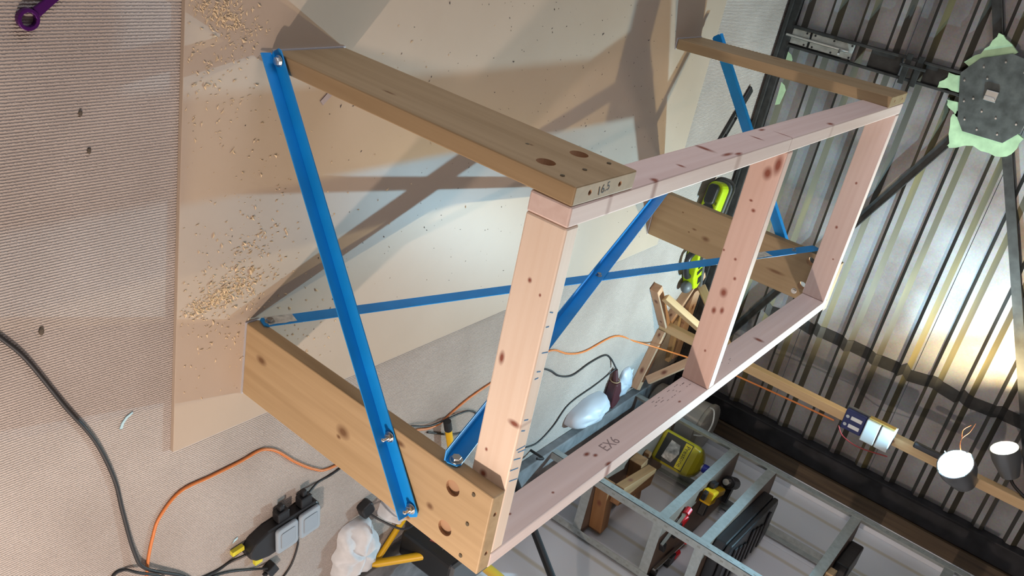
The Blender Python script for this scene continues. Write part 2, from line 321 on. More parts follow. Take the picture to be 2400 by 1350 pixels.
# lock plate with pale green foam
poly = [(-0.13, 0.855), (-0.055, 0.803), (0.124, 0.862), (0.168, 0.899), (0.166, 1.061), (0.108, 1.106), (-0.05, 1.115), (-0.165, 1.05), (-0.178, 0.96)]
Mz = Matrix(((1, 0, 0, 0), (0, 0, -1, 0), (0, 1, 0, 0), (0, 0, 0, 1)))    # XY -> XZ, Z -> -Y
lp = obj('lock_plate', MB().prism(poly, -(DY - 0.050), -(DY - 0.056), Mz), plain('grey_steel_plate', (0.085, 0.095, 0.092), 0.55, 0.5, noise=0.35, nscale=26, bump=0.1), door, bevel=0.001)
for q in ((-0.10, 0.88), (-0.03, 0.83), (0.05, 0.86), (0.12, 0.89), (0.145, 0.95), (0.14, 1.03), (0.08, 1.08), (-0.02, 1.085), (-0.12, 1.03), (-0.14, 0.95), (-0.06, 0.91), (0.07, 0.94), (0.03, 0.89), (0.08, 1.0)):
    obj('rivet', MB().cyl((q[0], DY - 0.056, q[1]), (q[0], DY - 0.0585, q[1]), 0.005, 0.004, 8), STEEL, lp)
obj('lock_hub', MB().box((-0.022, DY - 0.066, 0.925), (0.022, DY - 0.0565, 0.975)).box((0.002, DY - 0.072, 0.925), (0.012, DY - 0.066, 0.968)), STEEL, lp, bevel=0.004)
FOAM = plain('pale_green_foam', (0.42, 0.60, 0.36), 0.85, noise=0.18, nscale=20, bump=0.4)
def blobpoly(P, amp, n=3):
    Q = []
    for i in range(len(P)):
        a, c = Vector((*P[i], 0)), Vector((*P[(i + 1) % len(P)], 0))
        for k in range(n):
            p = a.lerp(c, k / n); Q.append((p.x + R.uniform(-amp, amp), p.y + R.uniform(-amp, amp)))
    return Q
for P in ([(-0.10, 0.80), (-0.15, 0.845), (-0.20, 0.87), (-0.235, 0.88), (-0.222, 0.93), (-0.19, 0.97), (-0.12, 0.93), (-0.04, 0.87)],
          [(0.10, 0.85), (0.13, 0.83), (0.235, 0.865), (0.255, 0.875), (0.215, 0.96), (0.225, 1.06), (0.20, 1.11), (0.13, 1.13), (0.09, 1.05), (0.10, 0.92)],
          [(0.0, 0.742), (0.026, 0.742), (0.024, 0.83), (-0.04, 0.83), (-0.04, 0.762)],
          [(0.06, 0.79), (0.10, 0.815), (0.12, 0.87), (0.06, 0.86)],
          [(-0.2, 1.0), (-0.14, 1.16), (-0.02, 1.17), (0.06, 1.15), (0.05, 1.06), (-0.12, 1.0)]):
    obj('foam_piece', MB().prism(blobpoly(P, 0.006), -(DY - 0.028), -(DY - 0.048), Mz), FOAM, lp)
# slide bolt low on the centre channel
sb = obj('slide_bolt', MB().box((-0.046, DY - 0.038, 0.035), (0.022, DY - 0.0305, 0.135)).box((-0.046, DY - 0.038, 0.145), (0.022, DY - 0.0305, 0.345)), plain('grey_white_metal', (0.48, 0.50, 0.47), 0.4, 0.5, noise=0.2, nscale=40), door, bevel=0.002)
obj('bolt_rod', MB().cyl((-0.012, DY - 0.047, 0.03), (-0.012, DY - 0.047, 0.33), 0.007, n=10).cyl((-0.012, DY - 0.047, 0.29), (0.005, DY - 0.085, 0.30), 0.006, n=8), STEEL, sb)
for z in (0.045, 0.12, 0.16, 0.25, 0.335):
    for x in (-0.038, 0.014):
        obj('screw', MB().cyl((x, DY - 0.0381, z), (x, DY - 0.0405, z), 0.005, 0.004, 8), BLACK, sb)
for z, x0, x1 in ((0.075, 0.06, 0.14), (0.09, 0.20, 0.31)):
    obj('paint_flake', MB().prism([(x0, z - 0.012), (x1, z - 0.008), (x1 - 0.01, z + 0.012), (x0 + 0.03, z + 0.02), (x0 + 0.01, z + 0.008)], -(DY - 0.046), -(DY - 0.0485), Mz), FOAM, door)
obj('hinge_bracket', MB().box((-0.075, DY - 0.056, 0.575), (0.055, DY - 0.0505, 0.60)).box((-0.075, DY - 0.056, 0.625), (0.055, DY - 0.0505, 0.65)).box((-0.03, DY - 0.062, 0.56), (-0.018, DY - 0.0505, 0.67)), BLACKSTEEL, door, bevel=0.002)
# ------------------------------------------------------------------ hardboard sheet on the floor
m, nt, b = new_mat('hardboard'); N = nt.nodes; Lk = nt.links; b.inputs['Roughness'].default_value = 0.42; b.inputs['Specular IOR Level'].default_value = 0.35
tc = N.new('ShaderNodeTexCoord'); n1 = N.new('ShaderNodeTexNoise'); n1.inputs['Scale'].default_value = 2.2; n1.inputs['Detail'].default_value = 8; Lk.new(tc.outputs['Object'], n1.inputs['Vector'])
rp = N.new('ShaderNodeValToRGB'); e = rp.color_ramp.elements; e[0].position = 0.3; e[0].color = (0.43, 0.34, 0.263, 1); e[1].position = 0.7; e[1].color = (0.475, 0.385, 0.305, 1); Lk.new(n1.outputs['Fac'], rp.inputs['Fac'])
n2 = N.new('ShaderNodeTexVoronoi'); n2.inputs['Scale'].default_value = 26; n2.inputs['Randomness'].default_value = 1.0; Lk.new(tc.outputs['Object'], n2.inputs['Vector'])
mr = N.new('ShaderNodeMapRange'); mr.inputs[1].default_value = 0.028; mr.inputs[2].default_value = 0.05; mr.inputs[3].default_value = 0.75; mr.inputs[4].default_value = 0.0; Lk.new(n2.outputs['Distance'], mr.inputs[0])
gt = N.new('ShaderNodeMath'); gt.operation = 'GREATER_THAN'; gt.inputs[1].default_value = 0.72; sx = N.new('ShaderNodeSeparateColor'); Lk.new(n2.outputs['Color'], sx.inputs[0]); Lk.new(sx.outputs[0], gt.inputs[0])
ml = N.new('ShaderNodeMath'); ml.operation = 'MULTIPLY'; Lk.new(mr.outputs[0], ml.inputs[0]); Lk.new(gt.outputs[0], ml.inputs[1])
mx = N.new('ShaderNodeMix'); mx.data_type = 'RGBA'; Lk.new(ml.outputs[0], mx.inputs[0]); Lk.new(rp.outputs['Color'], mx.inputs[6]); mx.inputs[7].default_value = (0.06, 0.05, 0.045, 1); Lk.new(mx.outputs[2], b.inputs['Base Color'])
tag(obj('hardboard_sheet', MB().box((-0.30, -0.206, FZ), (0.922, 2.235, 0.0)), m, bevel=0.001), 'large smooth tan hardboard sheet lying on the carpet under the bench', 'board')
# ================================================================== WORKBENCH
H = 0.8106; LT = 0.037; LW = 0.204; RT = 0.0405; RH = 0.09; XR = 0.786; LB = 2.0925
bench = thing('workbench_frame', (0.4, 1.05, 0), 'long unfinished timber workbench frame with blue angle iron braces', 'workbench')
L0 = (0.40, 0.285, 0.16); L1 = (0.30, 0.205, 0.105)
def leg(top, foot, ydir, knots, tone):
    wm = wood('treated_pine', tuple(c * (tone or 1) for c in L0), tuple(c * (tone or 1) for c in L1), knots, grain=0.75, fine=45, knotcol=(0.17, 0.085, 0.035))
    return timber('leg', (foot[0], foot[1], 0.004), (top[0], top[1], H), ydir, LW, LT, wm, bench, 0.003)
WDARK = plain('bored_wood', (0.44, 0.27, 0.16), 0.7)
lg = []
lg.append(leg((-LT/2, LW/2), (-LT/2 - 0.009, LW/2 + 0.008), (0, 1, 0), [(0.63, 0.0, 0.006, 0.004), (0.3, -0.05, 0.02, 0.005)], None))
lg.append(leg((0.617 + LW/2, -LT/2), (0.619 + LW/2, -LT/2 + 0.022), (1, 0, 0), [(0.655, 0.022, 0.011, 0.009), (0.372, 0.0, 0.022, 0.017), (0.066, -0.03, 0.02, 0.012), (0.545, -0.075, 0.016, 0.008), (0.36, 0.02, 0.008, 0.006), (0.60, 0.09, 0.008, 0.006)], 1.32))
lg.append(leg((-LT/2, 1.901 + 0.098), (-LT/2 + 0.0225, 1.999 - 0.0104), (0, 1, 0), [(0.33, 0.06, 0.02, 0.01)], None))
lg.append(leg((0.734, 2.0935 + LT/2), (0.734, 2.0935 + LT/2), (1, 0, 0), [(0.20, 0.0, 0.012, 0.005), (0.26, 0.02, 0.02, 0.012), (0.45, 0.03, 0.03, 0.01), (0.58, 0.03, 0.04, 0.008), (0.13, -0.05, 0.005, 0.004), (0.18, 0.02, 0.005, 0.004)], None))
bpy.context.view_layer.update()
def bore(p0, p1, r): return MB().cyl(p0, p1, r, n=20, mi=1)
for o in lg: o.data.materials.append(WDARK)
cut(lg[0], [bore((-0.06, y, 0.707), (-0.027, y, 0.707), 0.0185) for y in (0.052, 0.160)] + [bore((-0.0185, y, 0.795), (-0.0185, y, 0.84), 0.0055) for y in (0.05, 0.15)])
cut(lg[1], [bore((x, -0.06, 0.7075), (x, -0.026, 0.7075), 0.0185) for x in (0.660, 0.767)] + [bore((x, -0.0185, 0.795), (x, -0.0185, 0.84), 0.0055) for x in (0.668, 0.772)])
cut(lg[2], [bore((-0.0185, y, 0.795), (-0.0185, y, 0.84), 0.0055) for y in (1.95, 2.05)])
cut(lg[3], [bore((x, 2.06, 0.70), (x, 2.15, 0.70), 0.0165) for x in (0.668, 0.774)])
def screw_on(o, p, n, r=0.0045):
    p, n = Vector(p), Vector(n)
    return obj('screw', MB().cyl(p, p + n * 0.0012, r, r, 10), plain('screw_metal', (0.2, 0.17, 0.12), 0.4, 0.9), o)
for y in (0.022, 0.093, 0.176): screw_on(lg[0], (-0.0379, y, 0.765), (-1, 0, 0))
screw_on(lg[0], (-0.0383, 0.10, 0.628), (-1, 0, 0), 0.004)
for x in (0.640, 0.717, 0.803): screw_on(lg[1], (x, -0.0362, 0.762), (0, -1, 0))
PLATE = plain('foot_plate_steel', (0.50, 0.50, 0.54), 0.5, 0.2)
for i, (x0, x1, y0, y1) in enumerate(((-0.048, -0.007, 0.006, 0.214), (0.617, 0.825, -0.017, 0.024), (-0.017, 0.025, 1.888, 2.090), (0.630, 0.838, 2.092, 2.132))):
    obj('foot_plate', MB().box((x0, y0, 0.0), (x1, y1, 0.004)), PLATE, lg[i])
PK0, PK1 = (0.76, 0.61, 0.56), (0.67, 0.50, 0.45)
kn = (0.26, 0.075, 0.045)
def rail(p0, p1, knots, name='rail', ydir=(0, 0, 1), grain=0.7, c0=PK0, c1=PK1):
    return timber(name, p0, p1, ydir, RH, RT, wood('fir', c0, c1, knots, grain=grain, knotcol=kn, fine=60), bench, 0.004)
zc = H - RH / 2
r1 = rail((RT/2, 0.0, zc), (RT/2, LB, zc), [(0.64, -0.02, 0.012, 0.03), (0.66, 0.03, 0.03, 0.007), (1.0, -0.03, 0.02, 0.006), (0.9, 0.0, 0.006, 0.02), (1.03, 0.02, 0.004, 0.03), (0.45, 0.02, 0.007, 0.012), (0.70, 0.04, 0.02, 0.006), (1.35, 0.035, 0.02, 0.01), (0.13, 0.03, 0.01, 0.02), (0.30, 0.04, 0.012, 0.01)])
r2 = rail((XR + RT/2, 0.0005, zc), (XR + RT/2, LB, zc), [(0.462, -0.016, 0.013, 0.007), (0.477, 0.001, 0.009, 0.006), (0.475, 0.042, 0.015, 0.006), (0.13, -0.006, 0.006, 0.004), (0.27, 0.015, 0.005, 0.004), (0.9, 0.02, 0.008, 0.004), (1.5, 0.01, 0.012, 0.02)], c0=(0.84, 0.70, 0.66), c1=(0.75, 0.595, 0.55))
c1_ = rail((RT + 0.0004, RT/2, zc), (XR - 0.0004, RT/2, zc), [(0.122, -0.006, 0.006, 0.005), (0.300, -0.03, 0.016, 0.007), (0.42, 0.03, 0.008, 0.016), (0.14, 0.022, 0.004, 0.003), (0.512, -0.02, 0.005, 0.004), (0.57, -0.015, 0.01, 0.01)], 'cross_member', c0=(0.88, 0.74, 0.62), c1=(0.80, 0.63, 0.50))
c2_ = rail((RT + 0.0004, 1.034 + RT/2, zc), (XR - 0.0004, 1.034 + RT/2, zc), [(0.384, 0.016, 0.006, 0.005), (0.437, -0.002, 0.016, 0.012), (0.50, -0.013, 0.012, 0.008), (0.49, 0.010, 0.012, 0.007), (0.318, -0.04, 0.004, 0.004), (0.33, 0.0, 0.005, 0.005), (0.156, -0.01, 0.004, 0.006), (0.18, 0.005, 0.006, 0.007), (0.07, 0.01, 0.02, 0.014), (0.04, 0.03, 0.03, 0.012), (0.63, 0.0, 0.005, 0.004)], 'cross_member', c0=(0.76, 0.56, 0.49), c1=(0.67, 0.46, 0.39))
c3_ = rail((RT + 0.0004, 2.052 + RT/2 - 0.0005, zc), (XR - 0.0004, 2.052 + RT/2 - 0.0005, zc), [(0.27, 0.0, 0.006, 0.005), (0.45, -0.01, 0.007, 0.006), (0.57, 0.02, 0.004, 0.004)], 'cross_member')
# pencil and paint marks on the timber
PENCIL = plain('pencil', (0.33, 0.25, 0.24), 0.8); BPAINT = plain('blue_marker', (0.05, 0.2, 0.42), 0.8)
tm = text_mesh('EX6', 0.042, 0.0001)
obj('pencil_lettering', tm, PENCIL, r2, Matrix(((0, 0, -1, XR - 0.0003), (-1, 0, 0, 0.55), (0, 1, 0, 0.765), (0, 0, 0, 1))) @ Euler((0, 0, math.radians(180))).to_matrix().to_4x4())
mb = MB()
for i in range(26):
    y = 0.80 + R.random() * 0.22; z = 0.735 + R.choice((0, 0.008, 0.016, 0.024)) ; l = R.uniform(0.004, 0.012)
    mb.box((XR - 0.0006, y, z), (XR - 0.0001, y + l, z + 0.0016))
for i in range(14):
    y = 1.12 + R.random() * 0.16; z = 0.75 + R.random() * 0.03; l = R.uniform(0.003, 0.02)
    mb.box((XR - 0.0006, y, z), (XR - 0.0001, y + l, z + 0.0014))
tag(obj('grade_stamp', mb, PENCIL, r2), kind='stuff')
for x, l, s in ((0.30, 0.022, 0.3), (0.34, 0.014, 0.2), (0.355, 0.012, 0.5), (0.52, 0.03, 0.5), (0.53, 0.028, 0.35), (0.545, 0.026, 0.2), (0.57, 0.03, 0.3), (0.60, 0.03, 0.25), (0.45, 0.015, 0.2), (0.475, 0.014, 0.1), (0.21, 0.012, 0.1), (0.24, 0.01, 0.4)):
    obj('paint_tick', MB().box((-0.001, -l/2, 0), (0.0012, l/2, 0.0003), M=T(x, 0.02 + R.uniform(-0.008, 0.008), H + 0.0001, -25 + 40 * s)), BPAINT, c1_)
tm = text_mesh('16.5', 0.024, 0.0001)
obj('pencil_lettering', tm, INK, lg[0], T(-0.018, 0.095, H + 0.0002, 100))
# ---------------- blue angle iron braces
def angle(name, p0, p1, nrm, wid, out, side, parent=bench, ends=0.0):
    """flat flange of width wid lying against a plane with outward normal nrm; second flange stands out along nrm at the lower (side=-1) edge"""
    p0, p1 = Vector(p0), Vector(p1); L = (p1 - p0).length
    M = frame(p1 - p0, Vector((0, 0, 1)), p0)
    s = 1 if (M.to_3x3() @ Vector((0, 0, 1))).dot(Vector(nrm)) > 0 else -1
    mb = MB().prism([(0.006, -wid/2), (L - 0.006, -wid/2), (L, -wid/2 + 0.008), (L, wid/2 - 0.006), (L - 0.008, wid/2), (0.008, wid/2), (0, wid/2 - 0.006), (0, -wid/2 + 0.008)], 0, 0.003 * s)
    if out:
        y = side * wid / 2
        a, c = sorted((y, y - side * 0.003))
        mb.box((0.0, a, 0.003 * s if s > 0 else out * s), (L - 0.004, c, out if s > 0 else 0.003 * s))
    return obj(name, mb, BLUE, parent, M, bevel=0.0008)
def bolt(parent, p, n, r=0.0085, stick=0.0, nut=True):
    p, n = Vector(p), Vector(n).normalized(); mb = MB()
    mb.cyl(p, p + n * 0.0018, r * 1.5, n=16).cyl(p + n * 0.0018, p + n * 0.009, r * 1.08, n=6)
    if stick: mb.cyl(p + n * 0.009, p + n * (0.009 + stick), r * 0.55, n=12).cyl(p + n * (0.009 + stick), p + n * (0.011 + stick), r * 0.45, r * 0.3, n=12)
    return obj('bolt', mb, STEEL, parent, bevel=0.0006)
nb0 = Vector((-0.052, 0.003, 0.018)); nb1 = Vector((0.790, -0.0385, 0.626))
b1 = angle('brace', nb0, nb1, (0, -1, 0), 0.034, 0.030, -1)
d = (nb1 - nb0)
for t, st in ((0.022, 0.0), (0.822, 0.012), (0.978, 0.012)): bolt(b1, nb0 + d * t + Vector((0, -0.0045, 0.004)), (0, -1, 0), stick=st)
b2 = angle('brace', (0.6165, 0.012, 0.026), (0.6165, 2.118, 0.70), (-1, 0, 0), 0.042, 0.0, -1)
SCUFF = plain('scraped_bare_steel', (0.72, 0.72, 0.66), 0.5, 0.1, noise=0.3, nscale=60)
d2 = Vector((0, 2.118 - 0.012, 0.70 - 0.026)); M2 = frame(d2, (0, 0, 1), (0.6165, 0.012, 0.026)); sg = -1 if (M2.to_3x3() @ Vector((0, 0, 1))).x > 0 else 1
def scuff(x0, x1):
    a, c = sorted((0.0031 * sg, 0.0036 * sg)); P = [(x0 + (x1 - x0) * i / 7, -0.020 + R.uniform(-0.003, 0.001)) for i in range(8)] + [(x1 - (x1 - x0) * i / 7, 0.017 + R.uniform(-0.002, 0.002)) for i in range(8)]
    obj('scraped_patch', MB().prism(P, a, c), SCUFF, b2, M2)
scuff(0.012, 0.085); scuff(1.70, 1.92)
bolt(b2, (0.6135, 0.03, 0.034), (-1, 0, 0)); bolt(b2, (0.6135, 1.98, 0.655), (-1, 0, 0), 0.006)
b3 = angle('brace', (0.6125, -0.030, 0.690), (0.6125, 2.110, 0.030), (-1, 0, 0), 0.036, 0.030, -1)
bolt(b3, (0.6095, -0.014, 0.688), (-1, 0, 0), 0.010); bolt(b3, (0.6095, 1.05, 0.357), (-1, 0, 0), 0.007)
fb0 = Vector((-0.035, 2.098, 0.055)); fb1 = Vector((0.735, 2.134, 0.620))
b4 = angle('brace', fb0, fb1, (0, 1, 0), 0.036, 0.026, 1)
bolt(lg[3], (0.807, 2.0931, 0.679), (0, -1, 0), 0.008)
# ================================================================== LAMP STAND
stand = thing('lamp_stand', (1.455, 2.585, FZ), 'home-made tall timber lamp stand with braced feet near the garage door', 'lamp stand')
PALE = wood('pale_batten', (0.66, 0.47, 0.26), (0.52, 0.34, 0.17), [(0.4, 0, 0.02, 0.01), (1.2, 0, 0.01, 0.01)], grain=0.6)
PINKB = wood('pink_batten', (0.55, 0.34, 0.21), (0.42, 0.24, 0.14), [(0.1, 0.0, 0.02, 0.012), (0.3, 0, 0.012, 0.008)], grain=0.7)
PX, PY = 1.455, 2.585
timber('post', (PX, PY, FZ), (PX, PY, 2.05), (1, 0, 0), 0.044, 0.044, PALE, stand)
ft = timber('foot', (1.165, 2.335, FZ + 0.022), (1.437, 2.567, FZ + 0.022), (0, 0, 1), 0.044, 0.044, PINKB, stand)
timber('foot', (1.775, 2.436, FZ + 0.022), (1.48, 2.572, FZ + 0.022), (0, 0, 1), 0.044, 0.044, PINKB, stand)
timber('foot', (1.225, 2.86, FZ + 0.022), (1.437, 2.606, FZ + 0.022), (0, 0, 1), 0.044, 0.044, PINKB, stand)
timber('brace', (1.21, 2.375, 0.052), (1.436, 2.568, 0.40), (0, 0, 1), 0.042, 0.032, PALE, stand)
timber('brace', (1.715, 2.465, 0.052), (1.482, 2.572, 0.27), (0, 0, 1), 0.042, 0.032, PINKB, stand)
timber('brace', (1.27, 2.80, 0.052), (1.436, 2.607, 0.36), (0, 0, 1), 0.042, 0.032, PALE, stand)
for nm, p0, p1, wd, mt, lab in (('timber_offcut', (1.33, 2.875, 0.0), (1.74, 2.86, 0.0), 0.08, PINKB, 'wide reddish timber offcut lying along the garage door behind the lamp stand'),
                            ('batten', (1.74, 2.79, 0.0), (1.43, 2.745, 0.0), 0.03, PALE, 'thin pale batten lying on the carpet behind the lamp stand')):
    tag(timber(nm, (p0[0], p0[1], FZ + 0.013), (p1[0], p1[1], FZ + 0.013), (0, 0, 1) if False else (0, 1, 0), wd, 0.026, mt), lab, 'timber')
# switch module on the post
mod = thing('power_module', (PX, 2.54, 0.97), 'blue and white power outlet box screwed to the lamp stand post', 'outlet box')
obj('back_plate', MB().box((1.385, 2.548, 0.965), (1.495, 2.5625, 1.19)), GREY, mod, bevel=0.003)
bl = obj('blue_outlet', MB().box((1.392, 2.522, 0.97), (1.488, 2.5478, 1.062)), plain('navy_plastic', (0.015, 0.025, 0.12), 0.35), mod, bevel=0.004)
for x in (1.42, 1.46):
    obj('switch_rocker', MB().box((x - 0.009, 2.517, 1.0), (x + 0.009, 2.5218, 1.05), ), WHITE, bl, bevel=0.002)
    obj('switch_ring', MB().cyl((x, 2.5218, 0.985), (x, 2.518, 0.985), 0.008, n=12), STEEL, bl)
WBX = plain('dull_white_box', (0.46, 0.50, 0.51), 0.5)
wb = obj('white_box', MB().box((1.386, 2.505, 1.066), (1.494, 2.5478, 1.128)), WBX, mod, bevel=0.004)
obj('white_box', MB().box((1.386, 2.505, 1.131), (1.494, 2.5478, 1.188)), WBX, mod, bevel=0.004)
obj('terminal_strip', MB().box((1.378, 2.52, 1.07), (1.3855, 2.545, 1.185)), plain('brass_pins', (0.5, 0.36, 0.12), 0.35, 0.9), mod, bevel=0.001)
tag(obj('red_lead', MB().tube([(1.48, 2.515, 0.965), (1.51, 2.50, 1.0), (1.525, 2.50, 1.08), (1.51, 2.515, 1.20)], 0.003), plain('dark_red_sheath', (0.22, 0.02, 0.02), 0.5)), 'thin dark red lead looping beside the outlet box', 'cable')
# cool lamp: bulb in a grey can with wire guard
def lamp(name, c, axis, rb, rc, lc, colr, power, label):
    """bulb at c; the can opens along axis"""
    t = thing(name, c, label, 'lamp'); c = Vector(c); ax = Vector(axis).normalized()
    M = frame(ax.orthogonal(), ax.cross(ax.orthogonal()), c)
    Z = (M.to_3x3() @ Vector((0, 0, 1))); sgn = 1 if Z.dot(ax) > 0 else -1
    prof = [(rb * 0.45, -lc), (rb * 0.8, -lc), (rc * 0.8, -lc * 0.72), (rc, -lc * 0.35), (rc, 0.0), (rc * 0.93, 0.0), (rc * 0.93, -0.042), (rc * 0.72, -lc * 0.66), (rb * 0.45, -lc * 0.8)]
    obj('lamp_can', MB().lathe([(r, z * sgn) for r, z in prof], M, 26), plain('lamp_can_metal', (0.22, 0.235, 0.25), 0.35, 0.6), t, smooth=True)
    obj('lens', MB().lathe([(rc * 0.9, -0.040 * sgn), (rc * 0.9, -0.036 * sgn), (rc * 0.6, -0.032 * sgn), (0.004, -0.030 * sgn)], M, 26), emis(name + '_glow', colr, 14.0), t, smooth=True)
    p = point_light(name + '_led', c - ax * 0.019, power, colr, 0.011); p.parent = t; p.matrix_parent_inverse = WM[t.name].inverted()
    return t, ax, M, sgn
C1 = Vector((1.372, 2.47, 1.447))
t, ax, M, sgn = lamp('work_lamp', C1, (-0.72, -0.52, -0.46), 0.060, 0.074, 0.13, COOL_COLOR, COOL_POWER, 'glaring cool white work lamp clamped to the lamp stand post')
for k in range(2):
    a0 = k * math.pi / 2
    P = [M @ Vector((0.074 * math.cos(u) * math.cos(a0), 0.074 * math.cos(u) * math.sin(a0), sgn * (0.045 * math.sin(u)))) for u in [math.pi * i / 10 for i in range(11)]]
    obj('guard_wire', MB().tube(P, 0.0018, 6, 2), STEEL, t, smooth=True)
obj('clamp', MB().box((1.40, 2.535, 1.27), (1.425, 2.562, 1.40)).box((1.405, 2.50, 1.38), (1.425, 2.562, 1.41)), BLACK, t, bevel=0.006)
C2 = Vector((1.262, 2.58, 1.577))
t2, ax2, M2b, sg2 = lamp('work_lamp', C2, (-0.85, -0.15, -0.5), 0.045, 0.056, 0.13, WARM_COLOR, WARM_POWER, 'warm yellow work lamp above the cool one on the stand')
obj('lamp_arm', MB().tube([C2 - ax2 * 0.12, C2 - ax2 * 0.12 + Vector((0.04, 0.0, 0.03)), (1.435, 2.585, 1.74)], 0.007), BLACK, t2, smooth=True)
tag(obj('copper_wire', MB().tube([C1 + Vector((-0.03, -0.0, 0.03)), C1 + Vector((-0.075, 0.0, -0.01)), C1 + Vector((-0.115, 0.005, -0.02)), C1 + Vector((-0.155, 0.01, -0.005)), C1 + Vector((-0.20, 0.01, 0.0))], 0.0016, 6).tube([C1 + Vector((-0.115, 0.005, -0.02)), C1 + Vector((-0.15, 0.01, -0.03)), C1 + Vector((-0.185, 0.01, -0.012))], 0.0014, 6), plain('bare_copper', (0.75, 0.22, 0.08), 0.35, 0.8)), 'bare copper wire end twisting out beside the cool work lamp', 'wire')
# ================================================================== STEEL SHELVING
XF, XB, YN, YF = 1.805, 2.135, 1.68, 2.46
rack = thing('shelving_unit', (1.97, 2.07, 0.03), 'galvanised slotted-angle shelving unit with brown boards against the white wall', 'shelves')
BROWN = plain('brown_shelf_board', (0.17, 0.115, 0.085), 0.6, noise=0.14, nscale=14)
m = plain('slotted_galvanised', (0.40, 0.44, 0.44), 0.45, 0.55, noise=0.12, nscale=50); POSTM = m
for x, sx in ((XF, 1), (XB, -1)):
    for y, sy in ((YN, 1), (YF, -1)):
        p = obj('post', MB().box((min(x, x + sx*0.0018), min(y, y + sy*0.036), 0.03), (max(x, x + sx*0.0018), max(y, y + sy*0.036), 1.685)).box((min(x, x + sx*0.036), min(y, y + sy*0.0018), 0.03), (max(x, x + sx*0.036), max(y, y + sy*0.0018), 1.685)), POSTM, rack)
        mb = MB()
        for k in range(30):
            z = 0.13 + k * 0.052
            a, c = sorted((x - sx * 0.0002, x - sx * 0.0008)); yy = y + sy * 0.018
            mb.box((a, yy - 0.004, z), (c, yy + 0.004, z + 0.014))
            a, c = sorted((y - sy * 0.0002, y - sy * 0.0008)); xx = x + sx * 0.018
            mb.box((xx - 0.004, a, z + 0.02), (xx + 0.004, c, z + 0.034))
        tag(obj('slot', mb, plain('slot_shadow', (0.27, 0.30, 0.29), 0.7), p), kind='stuff')
SZ = (0.262, 0.612, 0.806, 1.218, 1.626)
for z in SZ:
    s = obj('shelf', MB().box((XF + 0.004, YN + 0.004, z - 0.012), (XB - 0.004, YF - 0.004, z)), BROWN, rack)
    mb = MB().box((XF + 0.002, YN + 0.002, z - 0.040), (XF + 0.0038, YF - 0.002, z + 0.002))
    obj('front_edge', mb, POSTM, s)
    obj('back_edge', MB().box((XB - 0.0038, YN + 0.002, z - 0.040), (XB - 0.002, YF - 0.002, z + 0.002)), POSTM, s)
    obj('end_edge', MB().box((XF + 0.004, YN + 0.002, z - 0.040), (XB - 0.004, YN + 0.0038, z + 0.002)), POSTM, s)
    obj('end_edge', MB().box((XF + 0.004, YF - 0.0038, z - 0.040), (XB - 0.004, YF - 0.002, z + 0.002)), POSTM, s)
# jerrycan
jz = SZ[0] + 0.001
jc = thing('fluid_can', (1.93, 2.345, jz), 'yellow plastic fluid can with blue cap on the lowest shelf', 'jerrycan')
JY = plain('yellow_liquid_plastic', (0.42, 0.36, 0.015), 0.3, coat=0.3)
Mj = T(1.93, 2.345, jz, -33)
mb = MB(); rings = [(0.0, 0.92), (0.008, 1.0), (0.17, 1.0), (0.195, 0.93), (0.215, 0.70), (0.228, 0.42), (0.232, 0.25)]
for (za, sa), (zb, sb_) in zip(rings[:-1], rings[1:]):
    A = rrect(0.165 * sa, 0.105 * sa, 0.022 * sa); B = rrect(0.165 * sb_, 0.105 * sb_, 0.022 * sb_); n = len(A)
    mb.add([Mj @ Vector((x, y, za)) for x, y in A] + [Mj @ Vector((x, y, zb)) for x, y in B], [(i, (i+1) % n, n + (i+1) % n, n + i) for i in range(n)])
mb.add([Mj @ Vector((x * 0.92, y * 0.92, 0)) for x, y in rrect(0.165, 0.105, 0.022)], [tuple(range(20))])
obj('can_body', mb, JY, jc, smooth=True)
obj('can_neck', MB().cyl(Mj @ Vector((0, 0, 0.222)), Mj @ Vector((0, 0, 0.245)), 0.017, n=16), plain('clear_plastic_neck', (0.5, 0.5, 0.42), 0.4), jc)
obj('cap', MB().lathe([(0.021, 0.238), (0.022, 0.241), (0.022, 0.262), (0.019, 0.266)], Mj, 18), plain('blue_cap', (0.015, 0.025, 0.35), 0.35), jc, smooth=True)
lb = obj('label', MB().prism([(-0.07, 0.02), (0.07, 0.02), (0.07, 0.165), (-0.07, 0.165)], 0.0528, 0.0534, Mj @ Mz), plain('dark_label', (0.03, 0.03, 0.025), 0.5), jc)
obj('label_stripe', MB().prism([(-0.066, 0.125), (0.066, 0.125), (0.066, 0.161), (-0.066, 0.161)], 0.0536, 0.0539, Mj @ Mz), plain('label_yellow', (0.55, 0.48, 0.02), 0.5), lb)
obj('label_picture', MB().prism([(-0.045, 0.055), (0.05, 0.045), (0.055, 0.10), (0.0, 0.118), (-0.04, 0.105)], 0.0536, 0.0539, Mj @ Mz), plain('label_pale', (0.40, 0.39, 0.36), 0.5, noise=0.6, nscale=45), lb)
obj('lettering', text_mesh('Prestone', 0.031, 0.0001), INK, lb, Mj @ Mz @ Matrix.Translation((0, 0.143, 0.0541)))
